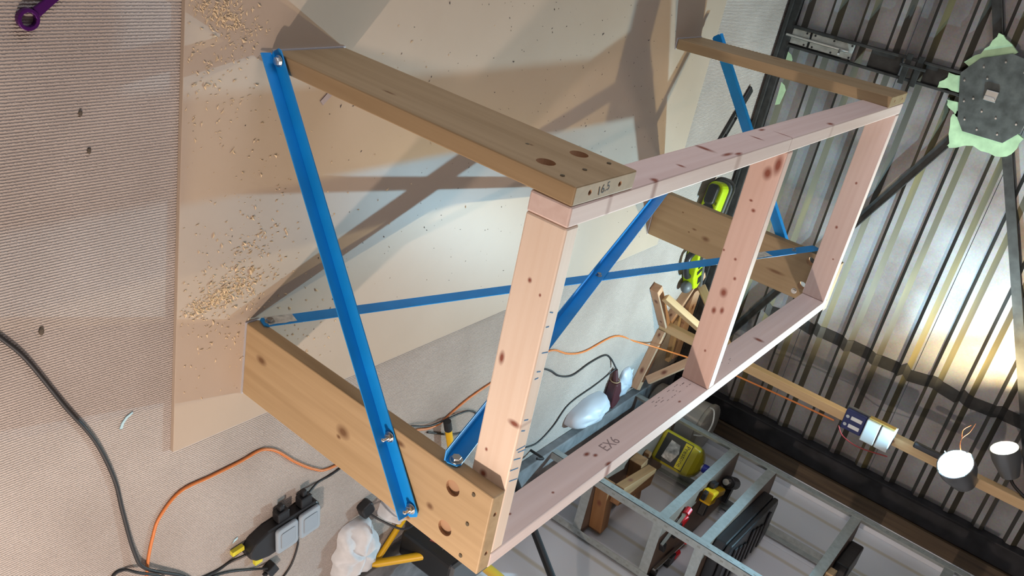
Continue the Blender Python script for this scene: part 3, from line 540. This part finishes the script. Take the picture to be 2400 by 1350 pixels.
# timber blocks on lowest shelf
BLK = wood('old_block', (0.30, 0.15, 0.06), (0.19, 0.09, 0.035), [(0.1, 0, 0.02, 0.012)], fine=35)
for p0, p1, wd, lab in (((1.84, 1.735, jz + 0.0335), (2.12, 1.79, jz + 0.0335), 0.065, 'brown timber block nearest the shelf end on the lowest shelf'),
                    ((1.85, 2.03, jz + 0.0335), (2.115, 2.085, jz + 0.0335), 0.065, 'brown timber block with a pale sawn end beside the fluid can')):
    tag(timber('timber_block', p0, p1, (0, 0, 1), wd, 0.062, BLK, bevel=0.003), lab, 'timber', 'old timber blocks on the lowest shelf')
tag(timber('timber_block', (1.875, 1.75, jz + 0.0665 + 0.024), (1.925, 2.07, jz + 0.0665 + 0.024), (0, 0, 1), 0.045, 0.09, BLK, bevel=0.003), 'brown timber block bridging across the two blocks below it', 'timber', 'old timber blocks on the lowest shelf')
tag(obj('wood_knob', MB().prism([(0.018, 0), (0.006, 0.017), (-0.015, 0.012), (-0.016, -0.01), (0.004, -0.017)], 0, 0.03, T(1.90, 2.17, jz, 20)), BLK, bevel=0.003), 'small chunky wood scrap on the lowest shelf', 'wood scrap')
# second shelf: yellow glue gun, dark drill, bar clamps
z2 = SZ[1] + 0.001
cg = thing('cordless_tool', (1.88, 2.12, z2), 'yellow cordless hand tool lying on the second shelf', 'power tool')
Mt = T(1.865, 2.06, z2, 72)
obj('tool_body', MB().box((0.0, -0.032, 0.0), (0.075, 0.032, 0.055), M=Mt).box((0.07, -0.02, 0.008), (0.22, 0.014, 0.046), M=Mt), YELLOW, cg, bevel=0.008)
obj('handle', MB().box((0.03, -0.10, 0.006), (0.065, -0.033, 0.04), M=Mt), BLACK, cg, bevel=0.006)
obj('jaw', MB().box((-0.03, -0.012, 0.01), (-0.001, 0.03, 0.03), M=Mt), BLACK, cg, bevel=0.004)
obj('jaw', MB().box((0.045, 0.033, 0.004), (0.10, 0.06, 0.03), M=Mt), BLACK, cg, bevel=0.004)
dr = thing('dark_drill', (1.93, 2.36, z2), 'black cordless drill with steel chuck on the second shelf', 'drill')
Md = T(1.90, 2.30, z2, 60)
obj('drill_body', MB().cyl(Md @ Vector((0, 0, 0.035)), Md @ Vector((0.14, 0, 0.035)), 0.032, 0.03, 16).box((0.07, -0.10, 0.01), (0.115, -0.02, 0.05), M=Md), BLACK, dr, bevel=0.004)
obj('chuck', MB().cyl(Md @ Vector((-0.001, 0, 0.035)), Md @ Vector((-0.05, 0, 0.035)), 0.02, 0.015, 14), STEEL, dr)
def clamp(x, y, rz, L, lab):
    c = thing('bar_clamp', (x, y, z2), lab, 'clamp', 'red handled bar clamps on the second shelf'); Mc = T(x, y, z2 + 0.001, rz)
    obj('bar', MB().box((0, -0.004, 0.008), (L, 0.004, 0.022), M=Mc), STEEL, c)
    obj('jaw', MB().box((0.0, -0.05, 0.002), (0.022, -0.0045, 0.028), M=Mc), BLACK, c, bevel=0.003)
    obj('jaw', MB().box((L * 0.45, -0.055, 0.002), (L * 0.45 + 0.06, -0.0045, 0.03), M=Mc), BLACK, c, bevel=0.004)
    obj('grip', MB().cyl(Mc @ Vector((L * 0.45 + 0.061, -0.03, 0.017)), Mc @ Vector((L * 0.45 + 0.11, -0.03, 0.017)), 0.016, n=10), RED, c)
    obj('end_stop', MB().cyl(Mc @ Vector((L + 0.0002, 0, 0.016)), Mc @ Vector((L + 0.032, 0, 0.016)), 0.0155, n=10), RED, c)
clamp(1.935, 1.70, 112, 0.19, 'short red and black bar clamp in the middle of the second shelf')
clamp(2.08, 1.71, 86, 0.30, 'long red and black bar clamp at the back of the second shelf')
# third shelf: black socket-set case
z3 = SZ[2] + 0.001
cs = thing('tool_case', (1.95, 2.0, z3), 'large open black plastic tool case on the third shelf', 'tool case')
P = [(-0.30, -0.10), (-0.26, -0.125), (0.26, -0.125), (0.30, -0.09), (0.30, 0.09), (0.27, 0.125), (-0.27, 0.125), (-0.30, 0.10)]
CASE = plain('black_case_plastic', (0.010, 0.010, 0.012), 0.38, noise=0.3, nscale=30, bump=0.2)
Mc = T(1.965, 2.05, z3, 86)
obj('case_base', MB().prism(P, 0, 0.05, Mc), CASE, cs, bevel=0.006)
ld = obj('case_lid', MB().prism([(x * 0.99, y * 0.99) for x, y in P], 0.0515, 0.075, Mc), CASE, cs, bevel=0.006)
for k in range(7):
    obj('lid_rib', MB().box((-0.22 + k * 0.065, -0.10, 0.0755), (-0.19 + k * 0.065, 0.09 - 0.02 * (k % 3), 0.083), M=Mc), CASE, ld, bevel=0.003)
obj('steel_hinge', MB().box((-0.12, -0.130, 0.02), (0.08, -0.1255, 0.045), M=Mc), plain('dull_hinge', (0.2, 0.21, 0.23), 0.4, 0.8), cs)
obj('red_latch', MB().box((0.295, -0.02, 0.02), (0.318, 0.02, 0.05), M=Mc), RED, cs, bevel=0.003)
z4 = SZ[3] + 0.001
kb = thing('camera_bag', (1.94, 2.2, z4), 'small black box with pale lid edge on the fourth shelf', 'box')
Mk = T(1.94, 2.27, z4, 80)
obj('box_body', MB().box((-0.14, -0.05, 0), (0.14, 0.05, 0.06), M=Mk), CASE, kb, bevel=0.008)
GB = plain('grey_band', (0.16, 0.15, 0.16), 0.5)
for a, c in (((-0.02, -0.0515, 0.002), (0.03, -0.0503, 0.055)), ((0.10, -0.0515, 0.02), (0.135, -0.0503, 0.05))):
    obj('box_band', MB().box(a, c, M=Mk), GB, kb)
tag(obj('timber_offcut', MB().box((-0.05, -0.03, 0), (0.05, 0.03, 0.03), M=T(1.87, 2.02, z4, 70)), PALE, bevel=0.002), 'small pale timber offcut on the fourth shelf', 'timber')
# leaning black pipe and cable under the shelves
tag(obj('black_pipe', MB().cyl((1.79, 1.42, FZ), (2.133, 1.16, 0.62), 0.016, n=14), BLACK), 'black plastic pipe leaning against the white wall', 'pipe')
# translucent tub and plastic bag
tub = thing('plastic_tub', (1.93, 2.68, 0.03), 'cloudy white plastic tub behind the far end of the shelves', 'tub')
TUBM = plain('cloudy_plastic', (0.42, 0.40, 0.37), 0.35)
obj('tub_body', MB().lathe([(0.092, 0.031), (0.102, 0.04), (0.125, 0.33), (0.120, 0.335)], T(1.93, 2.68, 0), 28), TUBM, tub, smooth=True)
obj('lid', MB().lathe([(0.13, 0.3355), (0.133, 0.34), (0.133, 0.355), (0.125, 0.362), (0.03, 0.366)], T(1.93, 2.68, 0), 28), plain('cloudy_lid', (0.36, 0.34, 0.30), 0.4), tub, smooth=True)
obj('wire_handle', MB().tube([(1.80, 2.66, 0.345), (1.785, 2.62, 0.38), (1.82, 2.56, 0.41), (1.88, 2.53, 0.40), (1.92, 2.545, 0.345)], 0.004), WHITE, tub, smooth=True)
def crumple(name, c, rx, ry, h, seed, mat, label, cat, n=30, fold=0.35, z=FZ):
    r = random.Random(seed); mb = MB(); ph = [r.uniform(0, 6.28) for _ in range(8)]
    vs = []; M_ = 12
    for k in range(M_ + 1):
        q = k / M_
        for i in range(n):
            a = 2 * math.pi * i / n
            rad = 1 + fold * (0.30 * math.sin(2 * a + ph[0]) + 0.22 * math.sin(3 * a + ph[1]) + 0.16 * math.sin(7 * a + ph[2] + 3 * q))
            rr = math.sin(q * math.pi / 2) * rad
            zz = h * max(0, math.cos(q * math.pi / 2)) ** 0.7 * (1 + min(1, q * 3) * fold * (0.4 * math.sin(5 * a + ph[3] + 4 * q) + 0.35 * math.sin(9 * a + ph[4] - 5 * q) * q))
            vs.append((c[0] + rx * rr * math.cos(a), c[1] + ry * rr * math.sin(a), z + 0.001 + max(0, zz) + (0.0 if k in (0, M_) else r.uniform(0, 0.004))))
    fs = [(k*n+i, k*n+(i+1)%n, (k+1)*n+(i+1)%n, (k+1)*n+i) for k in range(M_) for i in range(n)]
    fs.append(tuple(range(M_*n, (M_+1)*n)))
    mb.add(vs, fs)
    o = obj(name, mb, mat, smooth=True); o.data.set_sharp_from_angle(angle=math.radians(75)); return tag(o, label, cat)
BAG = plain('white_film', (0.46, 0.50, 0.56), 0.45)
crumple('plastic_bag', (1.715, 1.97), 0.065, 0.17, 0.085, 8, BAG, 'rounded white plastic bag bulging in front of the kerb', 'bag', fold=0.14)
crumple('plastic_sheet', (1.70, 2.315), 0.08, 0.07, 0.03, 14, BAG, 'wrinkled clear plastic sheet on the carpet beyond the maroon plug', 'bag', fold=0.3)
tag(obj('paper_tag', MB().box((1.655, 2.36, FZ + 0.0005), (1.70, 2.40, FZ + 0.002)), plain('paper', (0.72, 0.75, 0.78), 0.7)), 'small white paper tag on the carpet by the stand foot', 'paper')
# ================================================================== THINGS ON THE FLOOR
def cable(name, pts, r, mat, label, z=FZ):
    return tag(obj(name, MB().tube([(p[0], p[1], (p[2] if len(p) > 2 else z) + r) for p in pts], r, 10, 6), mat, smooth=True), label, 'cable')
cable('power_cable', [(0.44, -0.605), (0.479, -0.576), (0.543, -0.532), (0.685, -0.46), (0.803, -0.397), (0.933, -0.353), (1.047, -0.332), (1.185, -0.305, -0.008), (1.254, -0.276, -0.003), (1.353, -0.17, -0.009), (1.42, -0.12)], 0.0048, RUBBER, 'thick black cable curving across the near carpet')
cable('extension_cord', [(1.34, -0.275), (1.289, -0.267), (1.239, -0.264), (1.175, -0.253), (1.116, -0.234), (1.064, -0.178), (1.061, -0.09), (1.058, 0.002), (1.051, 0.057), (1.058, 0.09), (1.087, 0.132), (1.155, 0.199), (1.222, 0.279), (1.25, 0.34), (1.255, 0.5), (1.276, 0.704), (1.304, 0.795), (1.31, 0.863), (1.288, 0.927), (1.263, 1.015), (1.244, 1.16), (1.235, 1.34), (1.239, 1.522), (1.308, 1.673), (1.347, 1.822), (1.356, 2.079), (1.472, 2.332), (1.515, 2.47, 0.10), (1.51, 2.535, 0.32), (1.502, 2.55, 0.55), (1.49, 2.545, 0.75), (1.484, 2.545, 0.93)], 0.0042, ORANGE, 'orange extension cord snaking across the carpet to the lamp stand')
cable('power_cable', [(1.283, 0.236, 0.012), (1.284, 0.30), (1.28, 0.36), (1.262, 0.44), (1.240, 0.6), (1.25, 0.699, -0.008), (1.289, 0.80, -0.003), (1.305, 0.954, -0.003), (1.331, 1.033), (1.37, 1.081), (1.42, 1.05), (1.40, 0.95), (1.322, 0.799)], 0.0036, RUBBER, 'thin black cable running from the outlet block behind the bench leg')
cable('power_cable', [(1.26, 1.40), (1.312, 1.488), (1.353, 1.563), (1.41, 1.647), (1.449, 1.761), (1.435, 1.893), (1.44, 2.023), (1.486, 2.1), (1.545, 2.14, 0.01)], 0.0042, RUBBER, 'black cable looping over to the maroon plug')
cable('power_cable', [(1.555, 2.165, 0.0), (1.585, 2.105), (1.60, 2.0), (1.62, 1.80), (1.70, 1.70), (1.74, 1.60), (1.72, 1.50)], 0.0036, RUBBER, 'black cable trailing from the maroon plug along the kerb')
cable('power_cable', [(1.392, 0.028, 0.008), (1.41, -0.01), (1.416, -0.061), (1.40, -0.14), (1.37, -0.19)], 0.004, RUBBER, 'black cable leaving the end of the outlet block')
cable('power_cable', [(1.505, 0.118, 0.004), (1.49, 0.07), (1.445, -0.015), (1.425, -0.085), (1.43, -0.15)], 0.0036, RUBBER, 'black cable with a small tag below the outlet block')
cable('power_cable', [(1.43, 0.215, 0.006), (1.50, 0.245), (1.575, 0.225), (1.62, 0.18)], 0.0034, RUBBER, 'black cable curling away past the outlet block covers')
cable('power_cable', [(1.30, -0.375), (1.235, -0.359), (1.231, -0.33), (1.25, -0.30, 0.001), (1.30, -0.24, 0.004), (1.36, -0.22)], 0.004, RUBBER, 'black cable loop at the photo edge near the orange cord')
# outlet block with grey covers
so = thing('outlet_block', (1.375, 0.165, FZ), 'black twin outlet block with grey flap covers on the carpet', 'outlet block')
Mo = T(1.375, 0.165, FZ, 96)
obj('housing', MB().prism([(-0.135, -0.012), (-0.115, -0.035), (-0.07, -0.05), (0.11, -0.05), (0.12, -0.035), (0.12, 0.035), (0.11, 0.05), (-0.07, 0.05), (-0.115, 0.035), (-0.135, 0.012)], 0.0, 0.042, Mo), BLACK, so, bevel=0.006)
for x in (-0.012, 0.072):
    cv = obj('flap_cover', MB().prism([(x + a, c - 0.002) for a, c in rrect(0.078, 0.094, 0.012)], 0.0425, 0.056, Mo), plain('grey_blue_flap', (0.30, 0.35, 0.40), 0.4), so, bevel=0.005)
    obj('flap_panel', MB().prism([(x + a, c - 0.002) for a, c in rrect(0.05, 0.06, 0.006)], 0.0562, 0.0585, Mo), plain('grey_blue_flap_centre', (0.27, 0.32, 0.37), 0.4), cv, bevel=0.001)
    obj('plug', MB().box((x - 0.02, 0.0505, 0.008), (x + 0.022, 0.085, 0.038), M=Mo).box((x - 0.008, 0.085, 0.012), (x + 0.01, 0.105, 0.03), M=Mo), BLACK, so, bevel=0.004)
obj('warning_tag', MB().box((-0.175, 0.012, 0.004), (-0.136, 0.028, 0.018), M=Mo), plain('yellow_tag', (0.66, 0.58, 0.03), 0.5), so, bevel=0.001)
obj('cable_tag', MB().box((-0.10, -0.085, 0.003), (-0.075, -0.052, 0.016), M=Mo), plain('yellow_tag_b', (0.62, 0.55, 0.03), 0.5), so)
tag(obj('plug_adaptor', MB().box((-0.02, -0.017, 0.0), (0.02, 0.017, 0.028), M=T(1.52, 0.135, FZ, 30)).box((-0.008, -0.03, 0.008), (0.008, -0.017, 0.02), M=T(1.52, 0.135, FZ, 30)), BLACK, bevel=0.004), 'small black plug adaptor lying beside the outlet block', 'plug')
# purple ring spanner
sp = thing('ring_spanner', (-0.115, -0.495, FZ), 'purple anodised ring spanner on the carpet', 'spanner')
PURP = plain('purple_anodised', (0.10, 0.012, 0.16), 0.32, 0.6)
Msp = T(-0.1175, -0.4985, FZ + 0.001, 128)
n = 24; vs = []; fs = []
for z in (0.0, 0.011):
    for rr_, k in ((0.0185, 0), (0.0125, 1)):
        for i in range(n):
            a = 2*math.pi*i/n; q = rr_ * (1 - (0.06 if (k and i % 2) else 0)); vs.append(Msp @ Vector((q*math.cos(a), q*math.sin(a), z)))
for i in range(n):
    j = (i + 1) % n
    fs += [(i, j, 2*n+j, 2*n+i), (n+j, n+i, 3*n+i, 3*n+j), (2*n+i, 2*n+j, 3*n+j, 3*n+i), (j, i, n+i, n+j)]
obj('ring_end', MB().add(vs, fs), PURP, sp, bevel=0.001)
obj('shank', MB().prism([(0.0175, -0.009), (0.05, -0.0075), (0.15, -0.0075), (0.15, 0.0075), (0.05, 0.0075), (0.0175, 0.009)], 0.002, 0.009, Msp), PURP, sp, bevel=0.0015)
obj('open_end', MB().prism([(0.15, -0.012), (0.168, -0.02), (0.19, -0.018), (0.19, -0.009), (0.172, -0.008), (0.172, 0.008), (0.19, 0.009), (0.19, 0.018), (0.168, 0.02), (0.15, 0.012)], 0.001, 0.010, Msp), PURP, sp, bevel=0.001)
# blue and grey scraps
SCR = plain('pale_blue_film', (0.42, 0.60, 0.66), 0.5)
tag(obj('plastic_offcut', MB().prism([(-0.022, -0.002), (-0.008, 0.003), (0.008, 0.003), (0.024, -0.004), (0.022, -0.008), (0.006, -0.003), (-0.006, -0.003), (-0.020, -0.009)], 0.001, 0.003, T(0.781, -0.325, FZ, 140)), SCR), 'curved pale blue plastic offcut on the carpet by the black cable', 'scrap')
tag(obj('plastic_offcut', MB().prism([(-0.011, -0.003), (0.0, 0.004), (0.011, 0.002), (0.008, -0.004)], 0.001, 0.003, T(1.338, 0.005, FZ, 120)), SCR), 'tiny pale blue plastic scrap near the outlet block', 'scrap')
tag(obj('metal_tag', MB().box((-0.016, -0.007, 0.0002), (0.016, 0.007, 0.0022), M=T(0.072, 0.171, 0.0, -48)), plain('zinc_tag', (0.30, 0.27, 0.36), 0.4, 0.6)), 'small grey metal tag on the hardboard sheet', 'tag')
for i, (x, y, s) in enumerate(((0.13, -0.395, 0.005), (0.49, -0.5, 0.007), (0.055, -0.41, 0.005))):
    tag(obj('dirt_clod', MB().ball((x, y, FZ + s * 0.45), s, 8, 5, (1.3, 0.8, 0.5)), plain('dark_dirt', (0.10, 0.08, 0.06), 0.9)), ('dark dirt clod on the carpet near the board edge', 'largest dark dirt clod on the near carpet', 'dark dirt clod on the carpet nearest the purple spanner')[i], 'dirt')
# sawdust and wood shavings
def chips(name, spots, mat, label, cat, z=0.0, smin=0.0012, smax=0.004):
    mb = MB()
    for (x, y, sx, sy, rot, n) in spots:
        ca, sa = math.cos(rot), math.sin(rot)
        for _ in range(n):
            u, v = R.gauss(0, sx), R.gauss(0, sy); px, py = x + u*ca - v*sa, y + u*sa + v*ca
            s = R.uniform(smin, smax) * (1 if R.random() < 0.9 else 1.6)
            if not (-0.29 < px < 0.91 and -0.198 < py < 2.2): continue
            M_ = Matrix.Translation((px, py, z + s * 0.25)) @ Euler((R.uniform(-0.3, 0.3), R.uniform(-0.3, 0.3), R.uniform(0, 6.28))).to_matrix().to_4x4()
            l = s * R.uniform(0.8, 2.0)
            mb.add([M_ @ Vector(p) for p in ((-l, -s*0.5, 0), (l, -s*0.4, 0), (0, s*0.6, 0), (0, 0, s*0.6))], [(0, 2, 1), (0, 1, 3), (1, 2, 3), (2, 0, 3)])
    return tag(obj(name, mb, mat), label, cat, kind='stuff')
chips('wood_shavings', [(0.525, -0.09, 0.055, 0.014, math.radians(105), 420), (0.49, -0.06, 0.07, 0.06, 0, 260), (0.42, 0.02, 0.12, 0.06, 0, 120), (0.62, -0.08, 0.06, 0.06, 0, 70), (-0.125, -0.12, 0.05, 0.022, math.radians(60), 330), (-0.06, -0.13, 0.05, 0.05, 0, 90), (0.03, -0.12, 0.07, 0.05, 0, 90), (0.25, -0.08, 0.2, 0.08, 0, 70), (0.72, 0.12, 0.06, 0.08, 0, 90), (0.35, 0.25, 0.25, 0.2, 0, 80)],
      plain('fresh_shaving', (0.72, 0.56, 0.36), 0.8), 'pale wood shavings scattered on the near end of the hardboard', 'shavings')
chips('dark_debris', [(0.3, 0.9, 0.3, 0.5, 0, 200), (-0.1, 1.1, 0.1, 0.4, 0, 60), (0.45, 1.7, 0.25, 0.25, 0, 90)], plain('dark_speck', (0.05, 0.045, 0.05), 0.8), 'dark specks of debris scattered over the hardboard', 'debris', smin=0.001, smax=0.0024)
# ---------------- lime power tools beyond the bench
t1 = thing('sander', (0.76, 2.62, FZ), 'lime and black power sander lying on its side beyond the far bench leg', 'power tool')
Ma = T(0.775, 2.69, FZ + 0.0576, -12, 90)
obj('base_plate', MB().prism(rrect(0.23, 0.115, 0.045), 0.0, 0.012, Ma), plain('dark_base', (0.13, 0.13, 0.13), 0.35, 0.8), t1, bevel=0.002)
obj('skirt', MB().prism(rrect(0.205, 0.098, 0.04), 0.0125, 0.03, Ma), GREY, t1, bevel=0.003)
bd = obj('tool_body', MB().prism(rrect(0.185, 0.085, 0.036), 0.0305, 0.105, Ma), LIME, t1, bevel=0.012, segs=3)
obj('grip_pad', MB().prism([(0.045 + a, c) for a, c in rrect(0.06, 0.055, 0.025)], 0.1055, 0.116, Ma), BLACK, bd, bevel=0.004)
obj('grip_handle', MB().prism([(-0.03 + a, c) for a, c in rrect(0.10, 0.05, 0.02)], 0.1055, 0.145, Ma), BLACK, bd, bevel=0.01)
obj('lettering', text_mesh('RYOBI', 0.024, 0.0002), BLACK, bd, Ma @ Matrix.Translation((0.005, 0, 0.1065)) @ Euler((0, 0, math.radians(-90))).to_matrix().to_4x4())
t2_ = thing('planer', (1.12, 2.68, FZ), 'lime and black hand planer lying beside the lamp stand', 'power tool')
Mb = T(1.12, 2.73, FZ + 0.0376, 20, 90)
obj('sole', MB().box((-0.14, -0.0375, 0.0), (0.14, 0.0375, 0.018), M=Mb), plain('planer_sole', (0.30, 0.32, 0.33), 0.3, 0.8), t2_, bevel=0.003)
bd = obj('tool_body', MB().prism([(-0.12, 0.019), (0.10, 0.019), (0.125, 0.05), (0.11, 0.085), (0.03, 0.10), (-0.05, 0.085), (-0.12, 0.07)], -0.034, 0.034, Mb @ Mz), LIME, t2_, bevel=0.008, segs=3)
obj('front_knob', MB().ball(Mb @ Vector((0.095, -0.0, 0.105)), 0.033, 14, 9, (1, 1, 0.85)), GREY, bd, smooth=True)
obj('rear_handle', MB().tube([Mb @ Vector(p) for p in ((-0.11, 0, 0.07), (-0.105, 0, 0.12), (-0.05, 0, 0.135), (0.01, 0, 0.12), (0.025, 0, 0.098))], 0.016, 10, 4), BLACK, bd, smooth=True)
for a, c in (((-0.04, 0.0345, 0.03), (-0.015, 0.0375, 0.07)), ((0.0, 0.0345, 0.03), (0.02, 0.0375, 0.075)), ((0.05, 0.0345, 0.028), (0.09, 0.0375, 0.06))):
    obj('vent_band', MB().box(a, c, M=Mb), BLACK, bd, bevel=0.001)
obj('depth_knob', MB().cyl(Mb @ Vector((-0.08, 0.035, 0.05)), Mb @ Vector((-0.08, 0.05, 0.05)), 0.018, n=12), GREY, bd)
# black drawer runner by the door
ds = thing('drawer_runner', (0.35, 2.70, FZ), 'black and steel drawer runner on the carpet by the garage door', 'drawer runner')
Mr = T(0.245, 2.79, FZ, -37)
obj('outer_rail', MB().box((0, -0.022, 0), (0.15, 0.022, 0.016), M=Mr), BLACK, ds, bevel=0.006)
obj('outer_rail', MB().box((0.151, -0.022, 0.0), (0.34, -0.017, 0.014), M=Mr).box((0.151, 0.017, 0.0), (0.34, 0.022, 0.014), M=Mr).box((0.151, -0.017, 0.0), (0.34, 0.017, 0.003), M=Mr), BLACKSTEEL, ds)
obj('inner_rail', MB().box((0.152, -0.012, 0.0032), (0.33, -0.004, 0.012), M=Mr).box((0.17, 0.004, 0.0032), (0.25, 0.013, 0.010), M=Mr), STEEL, ds)
for x, y, rz, lb_ in ((0.93, 2.80, 40, 'thin black plastic sliver on the carpet nearer the lime sander'), (0.985, 2.81, 30, 'thin black plastic sliver on the carpet farther from the lime sander')):
    tag(obj('black_sliver', MB().prism([(-0.025, -0.003), (0.025, -0.001), (0.025, 0.002), (-0.022, 0.003)], 0.0, 0.003, T(x, y, FZ, rz)), BLACK), lb_, 'scrap', 'black slivers by the lime sander')
# maroon plug
mp_ = thing('maroon_plug', (1.60, 2.17, FZ), 'maroon rubber cable plug lying on the carpet by the shelving', 'plug')
MAR = plain('maroon_rubber', (0.055, 0.012, 0.016), 0.45)
Mm = T(1.563, 2.16, FZ, 8) @ Matrix.Scale(1.12, 4)
obj('plug_shell', MB().prism([(0.055, -0.022), (0.10, -0.032), (0.165, -0.036), (0.19, -0.022), (0.186, 0.01), (0.165, 0.040), (0.14, 0.028), (0.12, 0.036), (0.06, 0.018)], 0.001, 0.046, Mm), MAR, mp_, bevel=0.008, segs=3)
obj('strain_boot', MB().cyl(Mm @ Vector((0.0, 0.0, 0.014)), Mm @ Vector((0.054, 0, 0.022)), 0.011, 0.017, 12), MAR, mp_)
obj('cord_grip', MB().tube([Mm @ Vector((0.052, 0.02 * math.cos(a), 0.022 + 0.02 * math.sin(a))) for a in [2*math.pi*i/10 for i in range(11)]], 0.003, 6, 2), plain('frayed_cord', (0.36, 0.26, 0.16), 0.9), mp_)
tag(obj('hook', MB().tube([(1.765, 1.56, FZ), (1.765, 1.56, 0.05), (1.755, 1.54, 0.065), (1.745, 1.51, 0.055)], 0.006, 8), BLACK, smooth=True), 'small black hook standing by the kerb', 'hook')
# ---------------- table saw on folded yellow stand + rag + plug
saw = thing('table_saw', (1.78, 0.75, FZ), 'black power saw on a yellow tubular stand behind the bench leg', 'saw')
V0 = Vector((1.70, 0.655, FZ + 0.012))
obj('stand_tube', MB().tube([(1.80, 0.62, 0.004), (1.645, 0.755, 0.004)], 0.011, 10, 0), YELLOW, saw, smooth=True)
obj('stand_tube', MB().tube([(1.80, 0.60, 0.004), (1.66, 0.83, 0.28)], 0.015, 10, 0), YELLOW, saw, smooth=True)
obj('stand_tube', MB().tube([(1.338, 0.888, 0.014), (1.455, 0.925, 0.022), (1.70, 0.955, 0.16)], 0.013, 10, 0), YELLOW, saw, smooth=True)
obj('stand_tube', MB().tube([(1.785, 0.89, 0.25), (2.02, 1.10, 0.25)], 0.02, 10, 0), YELLOW, saw, smooth=True)
obj('rubber_foot', MB().cyl((1.295, 0.873, 0.013), (1.338, 0.888, 0.014), 0.0145, n=12), BLACK, saw)
sbod = obj('saw_body', MB().box((1.685, 0.70, 0.03), (1.795, 0.99, 0.27)), plain('saw_black', (0.014, 0.015, 0.017), 0.4), saw, bevel=0.012)
obj('saw_table', MB().box((1.67, 0.69, 0.272), (1.80, 1.0, 0.29)), GREY, saw, bevel=0.003)
obj('badge', MB().prism([(0.74, 0.13), (0.78, 0.12), (0.80, 0.14), (0.84, 0.15), (0.83, 0.175), (0.79, 0.165), (0.75, 0.16)], -1.6845, -1.6838, Matrix(((0, 0, -1, 0), (1, 0, 0, 0), (0, 1, 0, 0), (0, 0, 0, 1)))), plain('red_badge', (0.42, 0.09, 0.08), 0.5), sbod)
obj('badge_line', MB().box((1.6838, 0.84, 0.12), (1.6845, 0.93, 0.125)).box((1.6838, 0.84, 0.135), (1.6845, 0.95, 0.139)).box((1.6838, 0.74, 0.19), (1.6845, 0.92, 0.193)), plain('grey_print', (0.16, 0.16, 0.16), 0.6), sbod)
RAG = plain('white_cloth', (0.60, 0.61, 0.63), 0.9, noise=0.08, nscale=30, bump=0.2)
crumple('white_rag', (1.665, 0.50), 0.105, 0.11, 0.065, 21, RAG, 'crumpled white rag beside the yellow stand', 'cloth', n=40, fold=0.55)
crumple('white_rag', (1.545, 0.655), 0.05, 0.05, 0.09, 33, RAG, 'small bunched white rag behind the bench leg', 'cloth', n=30, fold=0.5)
pl = thing('power_plug', (1.50, 0.53, FZ), 'black mains plug with its cord lying against the white rag', 'plug')
Mpl = T(1.50, 0.52, FZ, 25)
obj('plug_body', MB().prism(rrect(0.055, 0.05, 0.012), 0.0, 0.035, Mpl), BLACK, pl, bevel=0.006)
obj('cord', MB().tube([Mpl @ Vector((0.022, 0.0, 0.02)), (1.535, 0.55, 0.06), (1.56, 0.60, 0.115), (1.55, 0.66, 0.115), (1.49, 0.72, 0.05), (1.45, 0.76, -0.006)], 0.004, 8), RUBBER, pl, smooth=True)
